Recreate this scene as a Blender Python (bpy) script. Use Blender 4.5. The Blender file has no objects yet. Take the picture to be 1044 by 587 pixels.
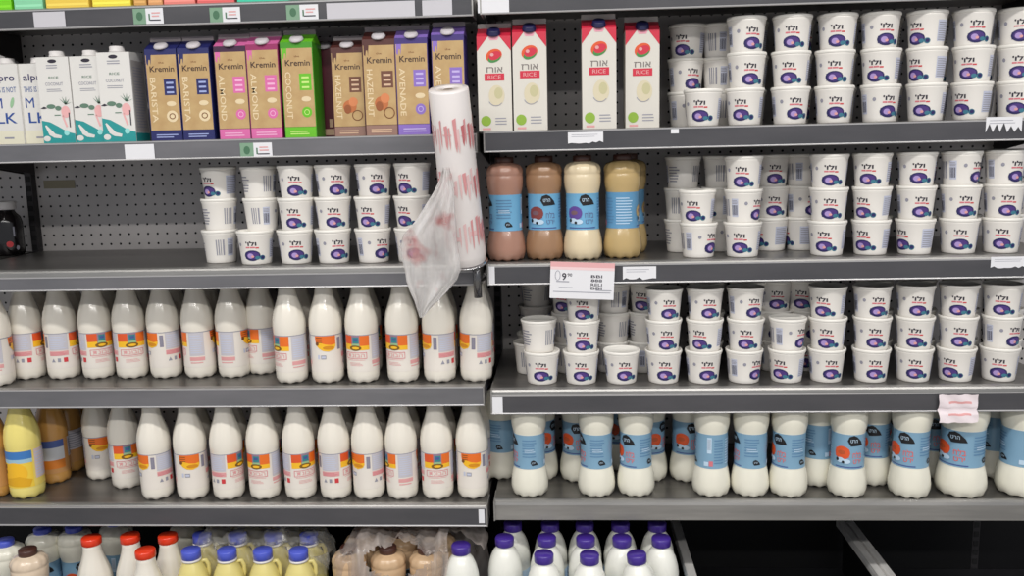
import bpy, bmesh, math, random
from math import sin, cos, pi, radians, asin, atan2, sqrt
from mathutils import Vector, Matrix
random.seed(7)
SC = bpy.context.scene
COL = SC.collection

# ------------------------------------------------------------------ camera
FPX = 900.0
yw, pt, rl = radians(-3.353), radians(9.228), radians(-1.326)
CAM = Vector((0, -1.915, 1.5))
Fv = Vector((sin(yw)*cos(pt), cos(yw)*cos(pt), -sin(pt)))
R0v = Vector((cos(yw), -sin(yw), 0)); U0v = R0v.cross(Fv)
Av = cos(rl)*R0v + sin(rl)*U0v; Bv = -sin(rl)*R0v + cos(rl)*U0v
cd = bpy.data.cameras.new('camera'); cd.sensor_width = 36; cd.lens = 36*FPX/1044
cam = bpy.data.objects.new('camera', cd); COL.objects.link(cam)
cam.matrix_world = Matrix(((Av.x, Bv.x, -Fv.x, CAM.x), (Av.y, Bv.y, -Fv.y, CAM.y), (Av.z, Bv.z, -Fv.z, CAM.z), (0, 0, 0, 1)))
SC.camera = cam

def pr(x, y, z):
    d = Vector((x, y, z)) - CAM
    return 522 + FPX*d.dot(Av)/d.dot(Fv), 293.5 - FPX*d.dot(Bv)/d.dot(Fv)
def X(px, Y, z):                     # world x of photo column px at depth Y, height z
    a, b = -3.0, 3.0
    for _ in range(40):
        m = (a+b)/2
        if pr(m, Y, z)[0] < px: a = m
        else: b = m
    return (a+b)/2
def onY(px, py, Y):
    d = Fv + (px-522)/FPX*Av - (py-293.5)/FPX*Bv
    return CAM + d*((Y-CAM.y)/d.y)
def view_a(x, y): return atan2(CAM.x-x, y-CAM.y)

# --------------------------------------------------------------- materials
MATS = {}
def lin(c): return tuple((v/12.92 if v <= .04045 else ((v+.055)/1.055)**2.4) for v in [q/255 for q in c]) + (1,)
def mat(name, rgb, rough=.5, metal=0.0, spec=.5, coat=0.0, alpha=None, sub=0.0, trans=0.0):
    if name in MATS: return MATS[name]
    m = bpy.data.materials.new(name); m.use_nodes = True
    b = m.node_tree.nodes['Principled BSDF']
    b.inputs['Base Color'].default_value = lin(rgb)
    b.inputs['Roughness'].default_value = rough
    b.inputs['Metallic'].default_value = metal
    b.inputs['Specular IOR Level'].default_value = spec
    b.inputs['Coat Weight'].default_value = coat
    b.inputs['Coat Roughness'].default_value = .12
    if alpha is not None: b.inputs['Alpha'].default_value = alpha
    if trans: b.inputs['Transmission Weight'].default_value = trans
    if sub:
        b.inputs['Subsurface Weight'].default_value = sub
        b.inputs['Subsurface Radius'].default_value = (.01, .008, .006)
        b.inputs['Subsurface Scale'].default_value = .5
    MATS[name] = m
    return m
def noise_mat(name, c1, c2, scale=20, rough=.4, metal=0.0, stretch=(1, 1, 1), r2=None, spec=.5):
    if name in MATS: return MATS[name]
    m = mat(name, c1, rough, metal, spec)
    nt = m.node_tree; N = nt.nodes; L = nt.links; b = N['Principled BSDF']
    tc = N.new('ShaderNodeTexCoord'); mp = N.new('ShaderNodeMapping'); mp.inputs['Scale'].default_value = stretch
    no = N.new('ShaderNodeTexNoise'); no.inputs['Scale'].default_value = scale; no.inputs['Detail'].default_value = 4
    rp = N.new('ShaderNodeValToRGB'); rp.color_ramp.elements[0].position = .35; rp.color_ramp.elements[1].position = .68
    rp.color_ramp.elements[0].color = lin(c1); rp.color_ramp.elements[1].color = lin(c2)
    L.new(tc.outputs['Object'], mp.inputs['Vector']); L.new(mp.outputs['Vector'], no.inputs['Vector'])
    L.new(no.outputs['Fac'], rp.inputs['Fac']); L.new(rp.outputs['Color'], b.inputs['Base Color'])
    if r2 is not None:
        mr = N.new('ShaderNodeMapRange'); mr.inputs['To Min'].default_value = rough; mr.inputs['To Max'].default_value = r2
        L.new(no.outputs['Fac'], mr.inputs['Value']); L.new(mr.outputs['Result'], b.inputs['Roughness'])
    return m
def perforated(name, rgb, pitch=.026, hole=.0031):
    m = noise_mat(name, rgb, tuple(int(c*1.1) for c in rgb), 5, .45, .25, spec=.4)
    nt = m.node_tree; N = nt.nodes; L = nt.links; b = N['Principled BSDF']
    tc = N.new('ShaderNodeTexCoord'); se = N.new('ShaderNodeSeparateXYZ'); L.new(tc.outputs['Object'], se.inputs[0])
    def cell(sock):
        d = N.new('ShaderNodeMath'); d.operation = 'DIVIDE'; d.inputs[1].default_value = pitch; L.new(sock, d.inputs[0])
        f = N.new('ShaderNodeMath'); f.operation = 'FRACT'; L.new(d.outputs[0], f.inputs[0])
        s = N.new('ShaderNodeMath'); s.operation = 'SUBTRACT'; s.inputs[1].default_value = .5; L.new(f.outputs[0], s.inputs[0])
        p = N.new('ShaderNodeMath'); p.operation = 'MULTIPLY'; L.new(s.outputs[0], p.inputs[0]); L.new(s.outputs[0], p.inputs[1])
        return p.outputs[0]
    a = N.new('ShaderNodeMath'); a.operation = 'ADD'; L.new(cell(se.outputs['X']), a.inputs[0]); L.new(cell(se.outputs['Z']), a.inputs[1])
    lt = N.new('ShaderNodeMath'); lt.operation = 'LESS_THAN'; lt.inputs[1].default_value = (hole/pitch)**2; L.new(a.outputs[0], lt.inputs[0])
    mx = N.new('ShaderNodeMix'); mx.data_type = 'RGBA'; L.new(lt.outputs[0], mx.inputs[0])
    src = b.inputs['Base Color'].links[0].from_socket
    L.new(src, mx.inputs[6]); mx.inputs[7].default_value = (.006, .006, .007, 1); L.new(mx.outputs[2], b.inputs['Base Color'])
    return m
def film_mat(name, rgb, opacity, pink=False):
    m = bpy.data.materials.new(name); m.use_nodes = True; MATS[name] = m
    nt = m.node_tree; N = nt.nodes; L = nt.links; N.remove(N['Principled BSDF']); out = N['Material Output']
    tr = N.new('ShaderNodeBsdfTransparent'); df = N.new('ShaderNodeBsdfDiffuse'); df.inputs[0].default_value = lin(rgb)
    tl = N.new('ShaderNodeBsdfTranslucent'); tl.inputs[0].default_value = lin(rgb)
    gl = N.new('ShaderNodeBsdfGlossy'); gl.inputs['Roughness'].default_value = .18
    m1 = N.new('ShaderNodeMixShader'); m1.inputs[0].default_value = .35; L.new(df.outputs[0], m1.inputs[1]); L.new(tl.outputs[0], m1.inputs[2])
    m2 = N.new('ShaderNodeMixShader'); m2.inputs[0].default_value = .12; L.new(m1.outputs[0], m2.inputs[1]); L.new(gl.outputs[0], m2.inputs[2])
    m3 = N.new('ShaderNodeMixShader'); L.new(tr.outputs[0], m3.inputs[1]); L.new(m2.outputs[0], m3.inputs[2])
    tc = N.new('ShaderNodeTexCoord'); no = N.new('ShaderNodeTexNoise'); no.inputs['Scale'].default_value = 22; no.inputs['Detail'].default_value = 3
    mp = N.new('ShaderNodeMapping'); mp.inputs['Scale'].default_value = (1, 1, .35)
    L.new(tc.outputs['Object'], mp.inputs[0]); L.new(mp.outputs[0], no.inputs['Vector'])
    mr = N.new('ShaderNodeMapRange'); mr.inputs['From Min'].default_value = .35; mr.inputs['From Max'].default_value = .68
    mr.inputs['To Min'].default_value = opacity*.6; mr.inputs['To Max'].default_value = min(1, opacity*1.5)
    L.new(no.outputs['Fac'], mr.inputs[0]); L.new(mr.outputs[0], m3.inputs[0])
    if pink:
        n2 = N.new('ShaderNodeTexNoise'); n2.inputs['Scale'].default_value = 16; L.new(tc.outputs['Object'], n2.inputs['Vector'])
        rp = N.new('ShaderNodeValToRGB'); rp.color_ramp.elements[0].position = .56; rp.color_ramp.elements[1].position = .7
        rp.color_ramp.elements[0].color = lin(rgb); rp.color_ramp.elements[1].color = lin((215, 140, 140))
        L.new(n2.outputs['Fac'], rp.inputs[0]); L.new(rp.outputs[0], df.inputs[0]); L.new(rp.outputs[0], tl.inputs[0])
    L.new(m3.outputs[0], out.inputs[0])
    return m

STEEL = noise_mat('shelf_steel', (108, 106, 104), (132, 129, 126), 9, .28, .75, (.4, 3, 3), .42)
LIP = noise_mat('lip_steel', (142, 141, 139), (168, 166, 163), 12, .3, .6, (.3, 3, 3), .4)
RAIL = noise_mat('grey_rail_plastic', (72, 72, 76), (84, 83, 87), 4, .3, .15, (1, 4, 4), .38)
RAILL = noise_mat('light_rail_plastic', (108, 108, 112), (124, 123, 127), 4, .3, .25, (1, 4, 4), .38)
RAILE = mat('rail_bead', (176, 175, 176), .3, .3)
PEG = perforated('perforated_steel', (182, 178, 176))
UPR = mat('upright_dark', (52, 50, 52), .5, .4)
SLOT = mat('slot_black', (12, 12, 13), .8)
BRK = mat('bracket_dark', (58, 55, 56), .5, .5)
WHITE = mat('white_plastic', (236, 232, 226), .38, 0, .5, .15)
LIDM = mat('lid_plastic', (240, 237, 230), .35, 0, .5, .2)
MILK = mat('milk_plastic', (234, 228, 216), .2, 0, .5, .45)
MILKB = mat('milk_plastic_cream', (232, 229, 214), .26, 0, .5, .3)
CHOC = mat('cocoa_milk', (170, 128, 110), .24, 0, .5, .4)
CHOC2 = mat('brown_coffee_milk', (158, 122, 92), .24, 0, .5, .4)
CREAM = mat('cream_vanilla', (222, 205, 172), .24, 0, .5, .4)
TAN = mat('tan_drink', (188, 162, 112), .24, 0, .5, .4)
NAVY = mat('ink_navy', (38, 34, 92), .5)
VIOL = mat('ink_violet', (76, 52, 124), .5)
LILAC = mat('ink_lilac', (172, 148, 206), .5)
PINKI = mat('ink_pink', (214, 120, 130), .5)
ROSE = mat('ink_rose', (222, 160, 160), .5)
TEALI = mat('ink_teal', (60, 120, 140), .5)
DARK = mat('ink_dark', (40, 34, 50), .5)
GREYI = mat('ink_grey', (150, 150, 162), .5)
PALEB = mat('ink_pale_blue', (196, 200, 218), .5)
ORNG = mat('ink_orange', (232, 112, 36), .45)
REDO = mat('ink_red_orange', (222, 88, 42), .45)
YEL = mat('ink_yellow', (246, 190, 40), .45)
AMB = mat('ink_amber', (214, 140, 20), .45)
BRWN = mat('ink_brown', (120, 74, 34), .5)
REDI = mat('ink_red', (206, 60, 66), .5)
TEALM = mat('ink_bluegreen', (52, 132, 140), .5)
BLUEI = mat('ink_blue', (70, 90, 150), .5)
LFILM = mat('label_film', (232, 225, 216), .25, 0, .5, .3)
LFILMP = mat('label_film_pink', (214, 196, 198), .3, 0, .5, .2)
LFILMG = mat('label_film_grey', (198, 195, 202), .3, 0, .5, .2)
SKY = mat('label_light_blue', (126, 165, 192), .35, 0, .5, .15)
SKY2 = mat('label_blue_line', (192, 216, 236), .4)
BLK = mat('ink_black', (22, 22, 26), .5)
PURP = mat('purple_cap', (66, 42, 140), .35, 0, .5, .2)
REDCAP = mat('red_cap', (226, 58, 26), .35, 0, .5, .2)
BLUECAP = mat('blue_cap', (78, 92, 200), .35, 0, .5, .2)
BRCAP = mat('brown_cap', (74, 44, 36), .4, 0, .5, .2)
WCAP = mat('white_cap', (226, 222, 220), .4)
PAPER = mat('white_paper', (226, 226, 230), .6)
PAPERP = mat('pink_paper', (224, 170, 172), .6)
PAPERW = mat('pinkish_paper', (232, 220, 224), .6)
PGREEN = mat('price_green', (124, 158, 132), .6)
GREENI = mat('ink_green', (70, 112, 84), .6)
CHROME = mat('chrome', (200, 200, 202), .18, 1.0)
LINERSHADE = noise_mat('liner_shade', (12, 12, 13), (19, 19, 21), 3, .6, 0, spec=.2)  # near black: deep shade of the bottom bay put into the colour

# ----------------------------------------------------------- mesh building
def text_polys(s, off=.018):
    cu = bpy.data.curves.new('t', 'FONT'); cu.body = s; cu.resolution_u = 2; cu.offset = off; cu.align_x = 'CENTER'; cu.align_y = 'CENTER'
    ob = bpy.data.objects.new('t', cu); me = bpy.data.meshes.new_from_object(ob)
    vs = [(v.co.x, v.co.y) for v in me.vertices]; fs = [tuple(p.vertices) for p in me.polygons]
    bpy.data.objects.remove(ob); bpy.data.curves.remove(cu); bpy.data.meshes.remove(me)
    return vs, fs
class Art:
    """flat shapes in label coordinates u (right), v (up), metres"""
    def __init__(s): s.items = []
    def poly(s, pts, m, l=0): s.items.append((list(pts), [tuple(range(len(pts)))], m, l))
    def rect(s, u0, u1, v0, v1, m, l=0): s.poly([(u0, v0), (u1, v0), (u1, v1), (u0, v1)], m, l)
    def ell(s, cu, cv, ru, rv, m, l=0, rot=0, n=22, a0=0, a1=2*pi):
        p = []
        for i in range(n):
            a = a0 + (a1-a0)*i/(n if a1-a0 > 6.28 else n-1)
            x, y = ru*cos(a), rv*sin(a)
            p.append((cu + x*cos(rot) - y*sin(rot), cv + x*sin(rot) + y*cos(rot)))
        s.poly(p, m, l)
    def ring(s, cu, cv, ru, rv, w, m, l=0, n=22):
        for i in range(n):
            a, b = 2*pi*i/n, 2*pi*(i+1)/n
            s.poly([(cu+ru*cos(a), cv+rv*sin(a)), (cu+ru*cos(b), cv+rv*sin(b)), (cu+(ru-w)*cos(b), cv+(rv-w)*sin(b)), (cu+(ru-w)*cos(a), cv+(rv-w)*sin(a))], m, l)
    def frame(s, u0, u1, v0, v1, w, m, l=0):
        s.rect(u0, u1, v0, v0+w, m, l); s.rect(u0, u1, v1-w, v1, m, l); s.rect(u0, u0+w, v0+w, v1-w, m, l); s.rect(u1-w, u1, v0+w, v1-w, m, l)
    def text(s, t, cu, cv, w, h, m, l=0, rot=0, off=.008):
        vs, fs = text_polys(t, off)
        if not vs: return
        xs = [v[0] for v in vs]; ys = [v[1] for v in vs]
        cx, cy = (min(xs)+max(xs))/2, (min(ys)+max(ys))/2; sx = w/max(1e-6, max(xs)-min(xs)); sy = h/max(1e-6, max(ys)-min(ys))
        o = []
        for x, y in vs:
            x, y = (x-cx)*sx, (y-cy)*sy
            o.append((cu + x*cos(rot)-y*sin(rot), cv + x*sin(rot)+y*cos(rot)))
        s.items.append((o, fs, m, l))
    def lines(s, u0, u1, v0, v1, n, m, l=0, fill=.5, rag=.25):
        h = (v1-v0)/n
        for i in range(n):
            s.rect(u0, u1 - random.random()*rag*(u1-u0), v0+i*h, v0+(i+fill)*h, m, l)
    def bars(s, u0, u1, v0, v1, n, m, l=0):
        w = (u1-u0)/n
        for i in range(n): s.rect(u0+i*w, u0+(i+random.choice([.35, .5, .7]))*w, v0, v1, m, l)

class MB:
    def __init__(s): s.bm = bmesh.new(); s.mats = []
    def mi(s, m):
        if m not in s.mats: s.mats.append(m)
        return s.mats.index(m)
    def face(s, vs, m, smooth=False):
        try: f = s.bm.faces.new(vs)
        except ValueError: return
        f.material_index = s.mi(m); f.smooth = smooth
    def box(s, x0, x1, y0, y1, z0, z1, m):
        v = [s.bm.verts.new((x, y, z)) for x in (x0, x1) for y in (y0, y1) for z in (z0, z1)]
        for q in ((0, 1, 3, 2), (4, 6, 7, 5), (0, 4, 5, 1), (2, 3, 7, 6), (0, 2, 6, 4), (1, 5, 7, 3)): s.face([v[i] for i in q], m)
    def prism_x(s, prof, x0, x1, m, smooth=False):      # prof (y,z) closed polygon extruded along x
        a = [s.bm.verts.new((x0, y, z)) for y, z in prof]; b = [s.bm.verts.new((x1, y, z)) for y, z in prof]
        n = len(prof)
        for i in range(n): s.face([a[i], a[(i+1) % n], b[(i+1) % n], b[i]], m, smooth)
        s.face(a[::-1], m); s.face(b, m)
    def prism_y(s, prof, y0, y1, m):
        a = [s.bm.verts.new((x, y0, z)) for x, z in prof]; b = [s.bm.verts.new((x, y1, z)) for x, z in prof]
        n = len(prof)
        for i in range(n): s.face([a[i], b[i], b[(i+1) % n], a[(i+1) % n]], m)
        s.face(a, m); s.face(b[::-1], m)
    def lathe(s, prof, m, n=40, mod=None, cx=0, cy=0, smooth=True, closed=False):
        rings = []
        for r, z in prof:
            if r < 1e-5 and not closed: rings.append([s.bm.verts.new((cx, cy, z))]); continue
            ring = []
            for i in range(n):
                a = 2*pi*i/n
                rr, zz = (mod(r, z, a) if mod else (r, z))
                ring.append(s.bm.verts.new((cx+rr*sin(a), cy-rr*cos(a), zz)))
            rings.append(ring)
        pairs = list(zip(rings, rings[1:]))
        if closed: pairs.append((rings[-1], rings[0]))
        for p, q in pairs:
            for i in range(n):
                j = (i+1) % n
                if len(p) == 1 and len(q) == 1: continue
                if len(p) == 1: s.face([p[0], q[j], q[i]], m, smooth)
                elif len(q) == 1: s.face([p[i], p[j], q[0]], m, smooth)
                else: s.face([p[i], p[j], q[j], q[i]], m, smooth)
        if not closed:
            if len(rings[0]) > 1: s.face(rings[0][::-1], m)
            if len(rings[-1]) > 1: s.face(rings[-1], m)
    def tube(s, pts, r, m, n=10):
        pts = [Vector(p) for p in pts]; rings = []
        for i, p in enumerate(pts):
            d = (pts[min(i+1, len(pts)-1)] - pts[max(i-1, 0)]).normalized()
            up = Vector((0, 0, 1)) if abs(d.z) < .9 else Vector((1, 0, 0))
            a = d.cross(up).normalized(); b = d.cross(a)
            rings.append([s.bm.verts.new(p + r*(cos(2*pi*k/n)*a + sin(2*pi*k/n)*b)) for k in range(n)])
        for p, q in zip(rings, rings[1:]):
            for k in range(n): s.face([p[k], p[(k+1) % n], q[(k+1) % n], q[k]], m, True)
        s.face(rings[0][::-1], m); s.face(rings[-1], m)
    def art(s, art, mapper, step=None, smooth=True):
        for vs, fs, m, l in art.items:
            t = bmesh.new(); tv = [t.verts.new((u, v, 0)) for u, v in vs]
            for f in fs:
                try: t.faces.new([tv[i] for i in f])
                except ValueError: pass
            if step:
                for ax in (0, 1):
                    lo = min(v[ax] for v in vs); hi = max(v[ax] for v in vs); st = step[ax]
                    k = math.floor(lo/st)+1
                    while k*st < hi - 1e-6:
                        co = [0, 0, 0]; co[ax] = k*st; no = [0, 0, 0]; no[ax] = 1
                        bmesh.ops.bisect_plane(t, geom=t.verts[:]+t.edges[:]+t.faces[:], plane_co=co, plane_no=no, dist=1e-6)
                        k += 1
            vm = {}
            for f in t.faces:
                q = []
                for v in f.verts:
                    if v.index < 0 or v not in vm: vm[v] = s.bm.verts.new(mapper(v.co.x, v.co.y, l))
                    q.append(vm[v])
                s.face(q, m, smooth)
            t.free()
    def mesh(s, name, recalc=False):
        if recalc: bmesh.ops.recalc_face_normals(s.bm, faces=s.bm.faces[:])
        me = bpy.data.meshes.new(name); s.bm.to_mesh(me); s.bm.free()
        for m in s.mats: me.materials.append(m)
        return me
    def build(s, name, parent=None, loc=(0, 0, 0), recalc=False):
        o = bpy.data.objects.new(name, s.mesh(name, recalc)); COL.objects.link(o); o.location = loc
        if parent: o.parent = parent
        return o

def tag(o, label=None, cat=None, group=None, kind=None):
    if label: o['label'] = label
    if cat: o['category'] = cat
    if group: o['group'] = group
    if kind: o['kind'] = kind
    return o
def thing(name, loc=(0, 0, 0), label=None, cat=None, group=None):
    o = bpy.data.objects.new(name, None); o.empty_display_size = .03; COL.objects.link(o); o.location = loc
    return tag(o, label, cat, group)
def copy_tree(o, parent=None):
    c = o.copy(); COL.objects.link(c)
    if parent: c.parent = parent
    for ch in list(o.children): copy_tree(ch, c)
    return c
USED = {}
def place(proto, loc, rz, label, cat, group, scale=None, tilt=(0, 0)):
    if proto.name not in USED: USED[proto.name] = 1; o = proto
    else: o = copy_tree(proto)
    o.location = loc; o.rotation_euler = (tilt[0], tilt[1], rz)
    if scale: o.scale = (scale,)*3 if isinstance(scale, (int, float)) else scale
    return tag(o, label, cat, group)

def prof_r(prof):
    def f(z):
        for (r0, z0), (r1, z1) in zip(prof, prof[1:]):
            if z0 <= z <= z1 and z1 > z0: return r0 + (r1-r0)*(z-z0)/(z1-z0)
        return prof[-1][0]
    return f
def wrap(prof, R, off=.0006):
    f = prof_r(prof)
    def g(u, v, l):
        a = u/R; r = f(v) + off + .00022*l
        return (r*sin(a), -r*cos(a), v)
    return g
def flat(y, off=.0003):                                # front face of a box
    return lambda u, v, l: (u, y - off - .0002*l, v)
def side(x, off=.0003):                                # right face of a box
    return lambda u, v, l: (x + off + .0002*l, u, v)

# ------------------------------------------------------------- yogurt cup
CUP = [(0, .002), (.029, .002), (.0318, 0), (.0330, .002), (.0337, .010), (.0388, .068), (.0400, .0705), (.0402, .0745)]
def make_cup():
    root = thing('yogurt_cup')
    b = MB(); b.lathe(CUP, WHITE, 44)
    A = Art(); R = .037
    A.text("'ולו", -.001, .0515, .0240, .0108, DARK, 1, off=.03)
    A.rect(-.0135, -.0045, .0405, .0438, PINKI, 1); A.rect(-.0035, .0075, .0405, .0438, PINKI, 1); A.rect(.0085, .0160, .0395, .0425, REDI, 1)
    A.rect(-.0172, .0165, .0150, .0300, NAVY, 1); A.ell(0, .0228, .0188, .0128, NAVY, 2)
    A.ell(.001, .0232, .0148, .0092, VIOL, 3); A.ell(-.004, .0222, .0070, .0062, LILAC, 4)
    A.ell(.001, .0205, .0035, .0030, ROSE, 5); A.ell(.0120, .0175, .0055, .0045, TEALI, 4)
    A.ell(.0235, .0175, .0064, .0060, TEALI, 1); A.ell(.0240, .0178, .0042, .0040, NAVY, 2)
    A.ell(-.030, .049, .0036, .0042, GREYI, 1)
    # side panels: barcode to the left, nutrition table to the right
    A.rect(-.062, -.047, .018, .060, PALEB, 0); A.bars(-.061, -.048, .022, .045, 8, DARK, 1); A.lines(-.061, -.048, .048, .058, 3, GREYI, 1)
    A.rect(.044, .078, .016, .060, PALEB, 0); A.lines(.046, .076, .018, .058, 9, GREYI, 1, .45)
    A.lines(.084, .112, .020, .060, 6, GREYI, 1, .45); A.bars(-.088, -.068, .020, .058, 4, GREYI, 1)
    b.art(A, wrap(CUP, R, .0004), (.004, .010))
    b.build('cup_body', root)
    l = MB(); l.lathe([(0, .0755), (.0385, .0755), (.0390, .0798), (.0400, .0808), (.0411, .0802), (.0415, .0785), (.0417, .0745), (.0403, .0732), (.0, .0732)][::-1], LIDM, 44)
    l.build('lid', root)
    return root
cup = make_cup()
def cup_at(px, Y, z, dx, label, jx=0):
    key, cs = (('R1', .968), ('L2', .945), ('R2', .942), ('R3', .925))[0 if z > 1.5 else (3 if z < 1.24 else (1 if px < 450 else 2))]
    n = round((z - T[key])/ST); z = T[key] + n*ST*cs
    x = X(px, Y, z+.04)
    rz = view_a(x, Y) + asin(max(-.97, min(.97, dx/18.5))) if abs(dx) < 90 else view_a(x, Y) + radians(dx)
    place(cup, (x, Y, z), rz, label, 'yogurt cup', 'white blueberry yogurt cups', scale=(1, 1, cs))
ST = .0757
ORD = ['first', 'second', 'third', 'fourth', 'fifth', 'sixth', 'seventh', 'eighth', 'ninth', 'tenth', 'eleventh', 'twelfth', 'thirteenth', 'fourteenth']

# ---------------------------------------------------------------- shelves
XL0, XL1, XR0, XR1 = -1.398, -.180, -.163, 1.078
T = {'L0': 1.812, 'L1': 1.526, 'L2': 1.246, 'L3': .971, 'L4': .691, 'R0': 1.812, 'R1': 1.529, 'R2': 1.246, 'R3': .963, 'R4': .700}
def make_shelf(key, x0, x1, t, lip, bot, label, railm=RAIL, plain=False, left_bracket=True):
    root = thing('shelf', ((x0+x1)/2, 0, t), label, 'shelf', 'steel shelves of the cooler')
    w = (x1-x0)/2
    d = MB(); d.box(-w, w, 0, .374, -.006, 0, STEEL); d.box(-w, w, .02, .035, -.03, -.006, STEEL)
    d.build('deck', root)
    b = bot + (1.5-bot)*.0094 - t; lip = max(lip - (1.5-t)*.0094, .003) if not plain else lip
    l = MB()
    if plain:
        l.prism_x([(0, 0), (-.006, -.001), (-.011, -.005), (-.013, -.011), (-.013, b), (-.010, b), (-.009, -.011), (0, -.006)], -w, w, LIP)
        l.build('front_lip', root)
        for bx in (-w+.25, w-.35): pass
    else:
        l.prism_x([(0, 0), (-.005, -.0008), (-.010, -.0032), (-.0125, -.007), (-.0135, -max(lip, .008)), (-.0135, b+.004), (-.010, b+.004), (-.009, -.008), (0, -.006)], -w, w, LIP)
        l.build('front_lip', root)
        r = MB()
        r.prism_x([(-.014, -lip-.001), (-.0175, -lip-.001), (-.0165, b+.003), (-.014, b+.003)], -w, w, railm)
        r.prism_x([(-.014, b+.0035), (-.019, b+.0035), (-.020, b+.0015), (-.019, b), (-.014, b)], -w, w, RAILE)
        r.prism_x([(-.014, -lip+.0015), (-.0185, -lip+.0015), (-.0185, -lip-.0012), (-.014, -lip-.0012)], -w, w, RAILE)
        r.build('price_rail', root)
    for sx in (-1, 1):
        k = MB(); x = sx*(w-.004)
        k.prism_x([(.37, -.006), (.0, -.006), (0, -.028), (.06, -.032), (.37, -.075)], x-.0015, x+.0015, BRK)
        k.build('bracket', root)
    for sx in (-1, 1):
        e = MB(); e.box(sx*w-.0015, sx*w+.0015, -.0195, .05, b, -.0005, LIP); e.build('end_cap', root)
    return root
SH = [('L0', .004, 1.768, 'topmost left shelf with carton bases along its edge', RAIL, False),
      ('L1', .002, 1.484, 'left shelf carrying the row of tall drink cartons', RAILL, False),
      ('L2', .020, 1.195, 'half empty left shelf with perforated back and yogurt cups', RAILL, False),
      ('L3', .007, .920, 'left shelf carrying the upper row of orange labelled milk bottles', RAILL, False),
      ('L4', .014, .632, 'left shelf carrying the lower milk bottles and a yellow bottle', RAIL, False),
      ('R0', .004, 1.770, 'topmost right shelf, mostly above the frame, white card at its end', RAIL, False),
      ('R1', .003, 1.484, 'right shelf carrying red and white cartons and yogurt cups', RAIL, False),
      ('R2', .010, 1.195, 'right shelf carrying four brown and cream bottles beside yogurt cups', RAIL, False),
      ('R3', .021, .900, 'right shelf filled with yogurt cups only', RAIL, False),
      ('R4', 0, .646, 'plain right shelf without price rail under the blue labelled milk bottles', RAIL, True)]
for key, lip, bot, lab, rm, pl in SH:
    x0, x1 = (XL0, XL1) if key[0] == 'L' else (XR0, XR1)
    make_shelf(key, x0, x1, T[key], lip, bot, lab, rm, pl)
for key, nm in (('L1', 'neighbouring shelf end beyond the upright, above the dark bottle'), ('L2', 'neighbouring shelf end beyond the upright, under the dark bottle')):
    make_shelf(key, -1.95, -1.418, T[key], .01, T[key]-.05, nm)

# back, uprights, room
def struct(name, mb, **k):
    o = mb.build(name, **k); o['kind'] = 'structure'; return o
b = MB(); b.box(-2.6, 2.4, 3.6e-1+.02, .40, .36, 2.15, PEG); struct('wall_back', b)
b = MB(); b.box(-3, 3, -3.6, .6, -.02, 0, noise_mat('floor_tile', (150, 146, 140), (164, 160, 153), 6, .35)); struct('floor', b)
b = MB(); b.box(-3, 3, -3.6, .6, 3.0, 3.02, mat('ceiling_white', (215, 215, 212), .8)); struct('ceiling', b)
for x, lb in ((-1.407, 'dark slotted upright at the left end of the perforated panel'), (-.1715, 'dark slotted upright between the two shelf bays'), (1.087, 'dark slotted upright at the right end of right bay')):
    b = MB(); b.box(x-.009, x+.009, .358, .379, .3, 2.12, UPR)
    z = .34
    while z < 2.08:
        b.box(x-.006, x+.006, .3565, .3582, z, z+.0145, SLOT); z += .026
    tag(b.build('shelf_upright'), lb, 'shelf upright', 'slotted uprights')
# tape remnant on the panel
b = MB(); p0 = onY(44, 184, .378); b.box(p0.x, p0.x+.085, .3785, .3797, p0.z-.022, p0.z, mat('old_tape', (150, 142, 118), .5)); tag(b.build('tape_strip'), 'faded tape strip stuck on the perforated panel near the upright', 'tape')

# cabinet around the lowest deck
cab = thing('refrigerated_cabinet', (0, 0, 0), 'dark open cooler cabinet below the lowest shelves', 'cooler cabinet')
b = MB(); b.box(-2.0, 1.7, -.34, .357, .0, .30, mat('cabinet_white', (190, 190, 188), .5)); b.build('base', cab)
b = MB(); b.box(-2.0, 1.7, -.34, .357, .30, .352, noise_mat('tray_dark', (36, 36, 39), (46, 46, 50), 5, .5, .3)); b.build('tray', cab)
b = MB(); b.box(-2.0, 1.7, .3585, .3598, .20, .66, LINERSHADE); struct('shade_liner_1', b)  # added sheet over the lower wall, its black stands for shade

# divider rails in the tray
def divider(x, w, double, label):
    r = thing('divider_rail', (x, 0, .352), label, 'divider rail', 'chrome rails in the bottom tray')
    BR = noise_mat('brushed_rail', (205, 203, 200), (235, 233, 230), 40, .4, .25, (1, .2, 1))
    b = MB()
    for s in ((-1, 1) if double else (0,)):
        cx = s*w/4 if double else 0; hw = w/4*.9 if double else w/2
        b.prism_y([(cx-hw, .138), (cx-hw*.8, .146), (cx+hw*.8, .146), (cx+hw, .138), (cx+hw, .128), (cx-hw, .128)], -.25, .345, BR)
    b.build('top_rail', r)
    b = MB(); b.box(-.003, .003, -.24, .34, .0, .13, LINERSHADE); b.build('divider_panel', r)
divider(.292, .026, False, 'single chrome divider rail beside the purple capped bottles')
divider(.738, .046, True, 'double chrome divider rail in the empty black bay')

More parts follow.
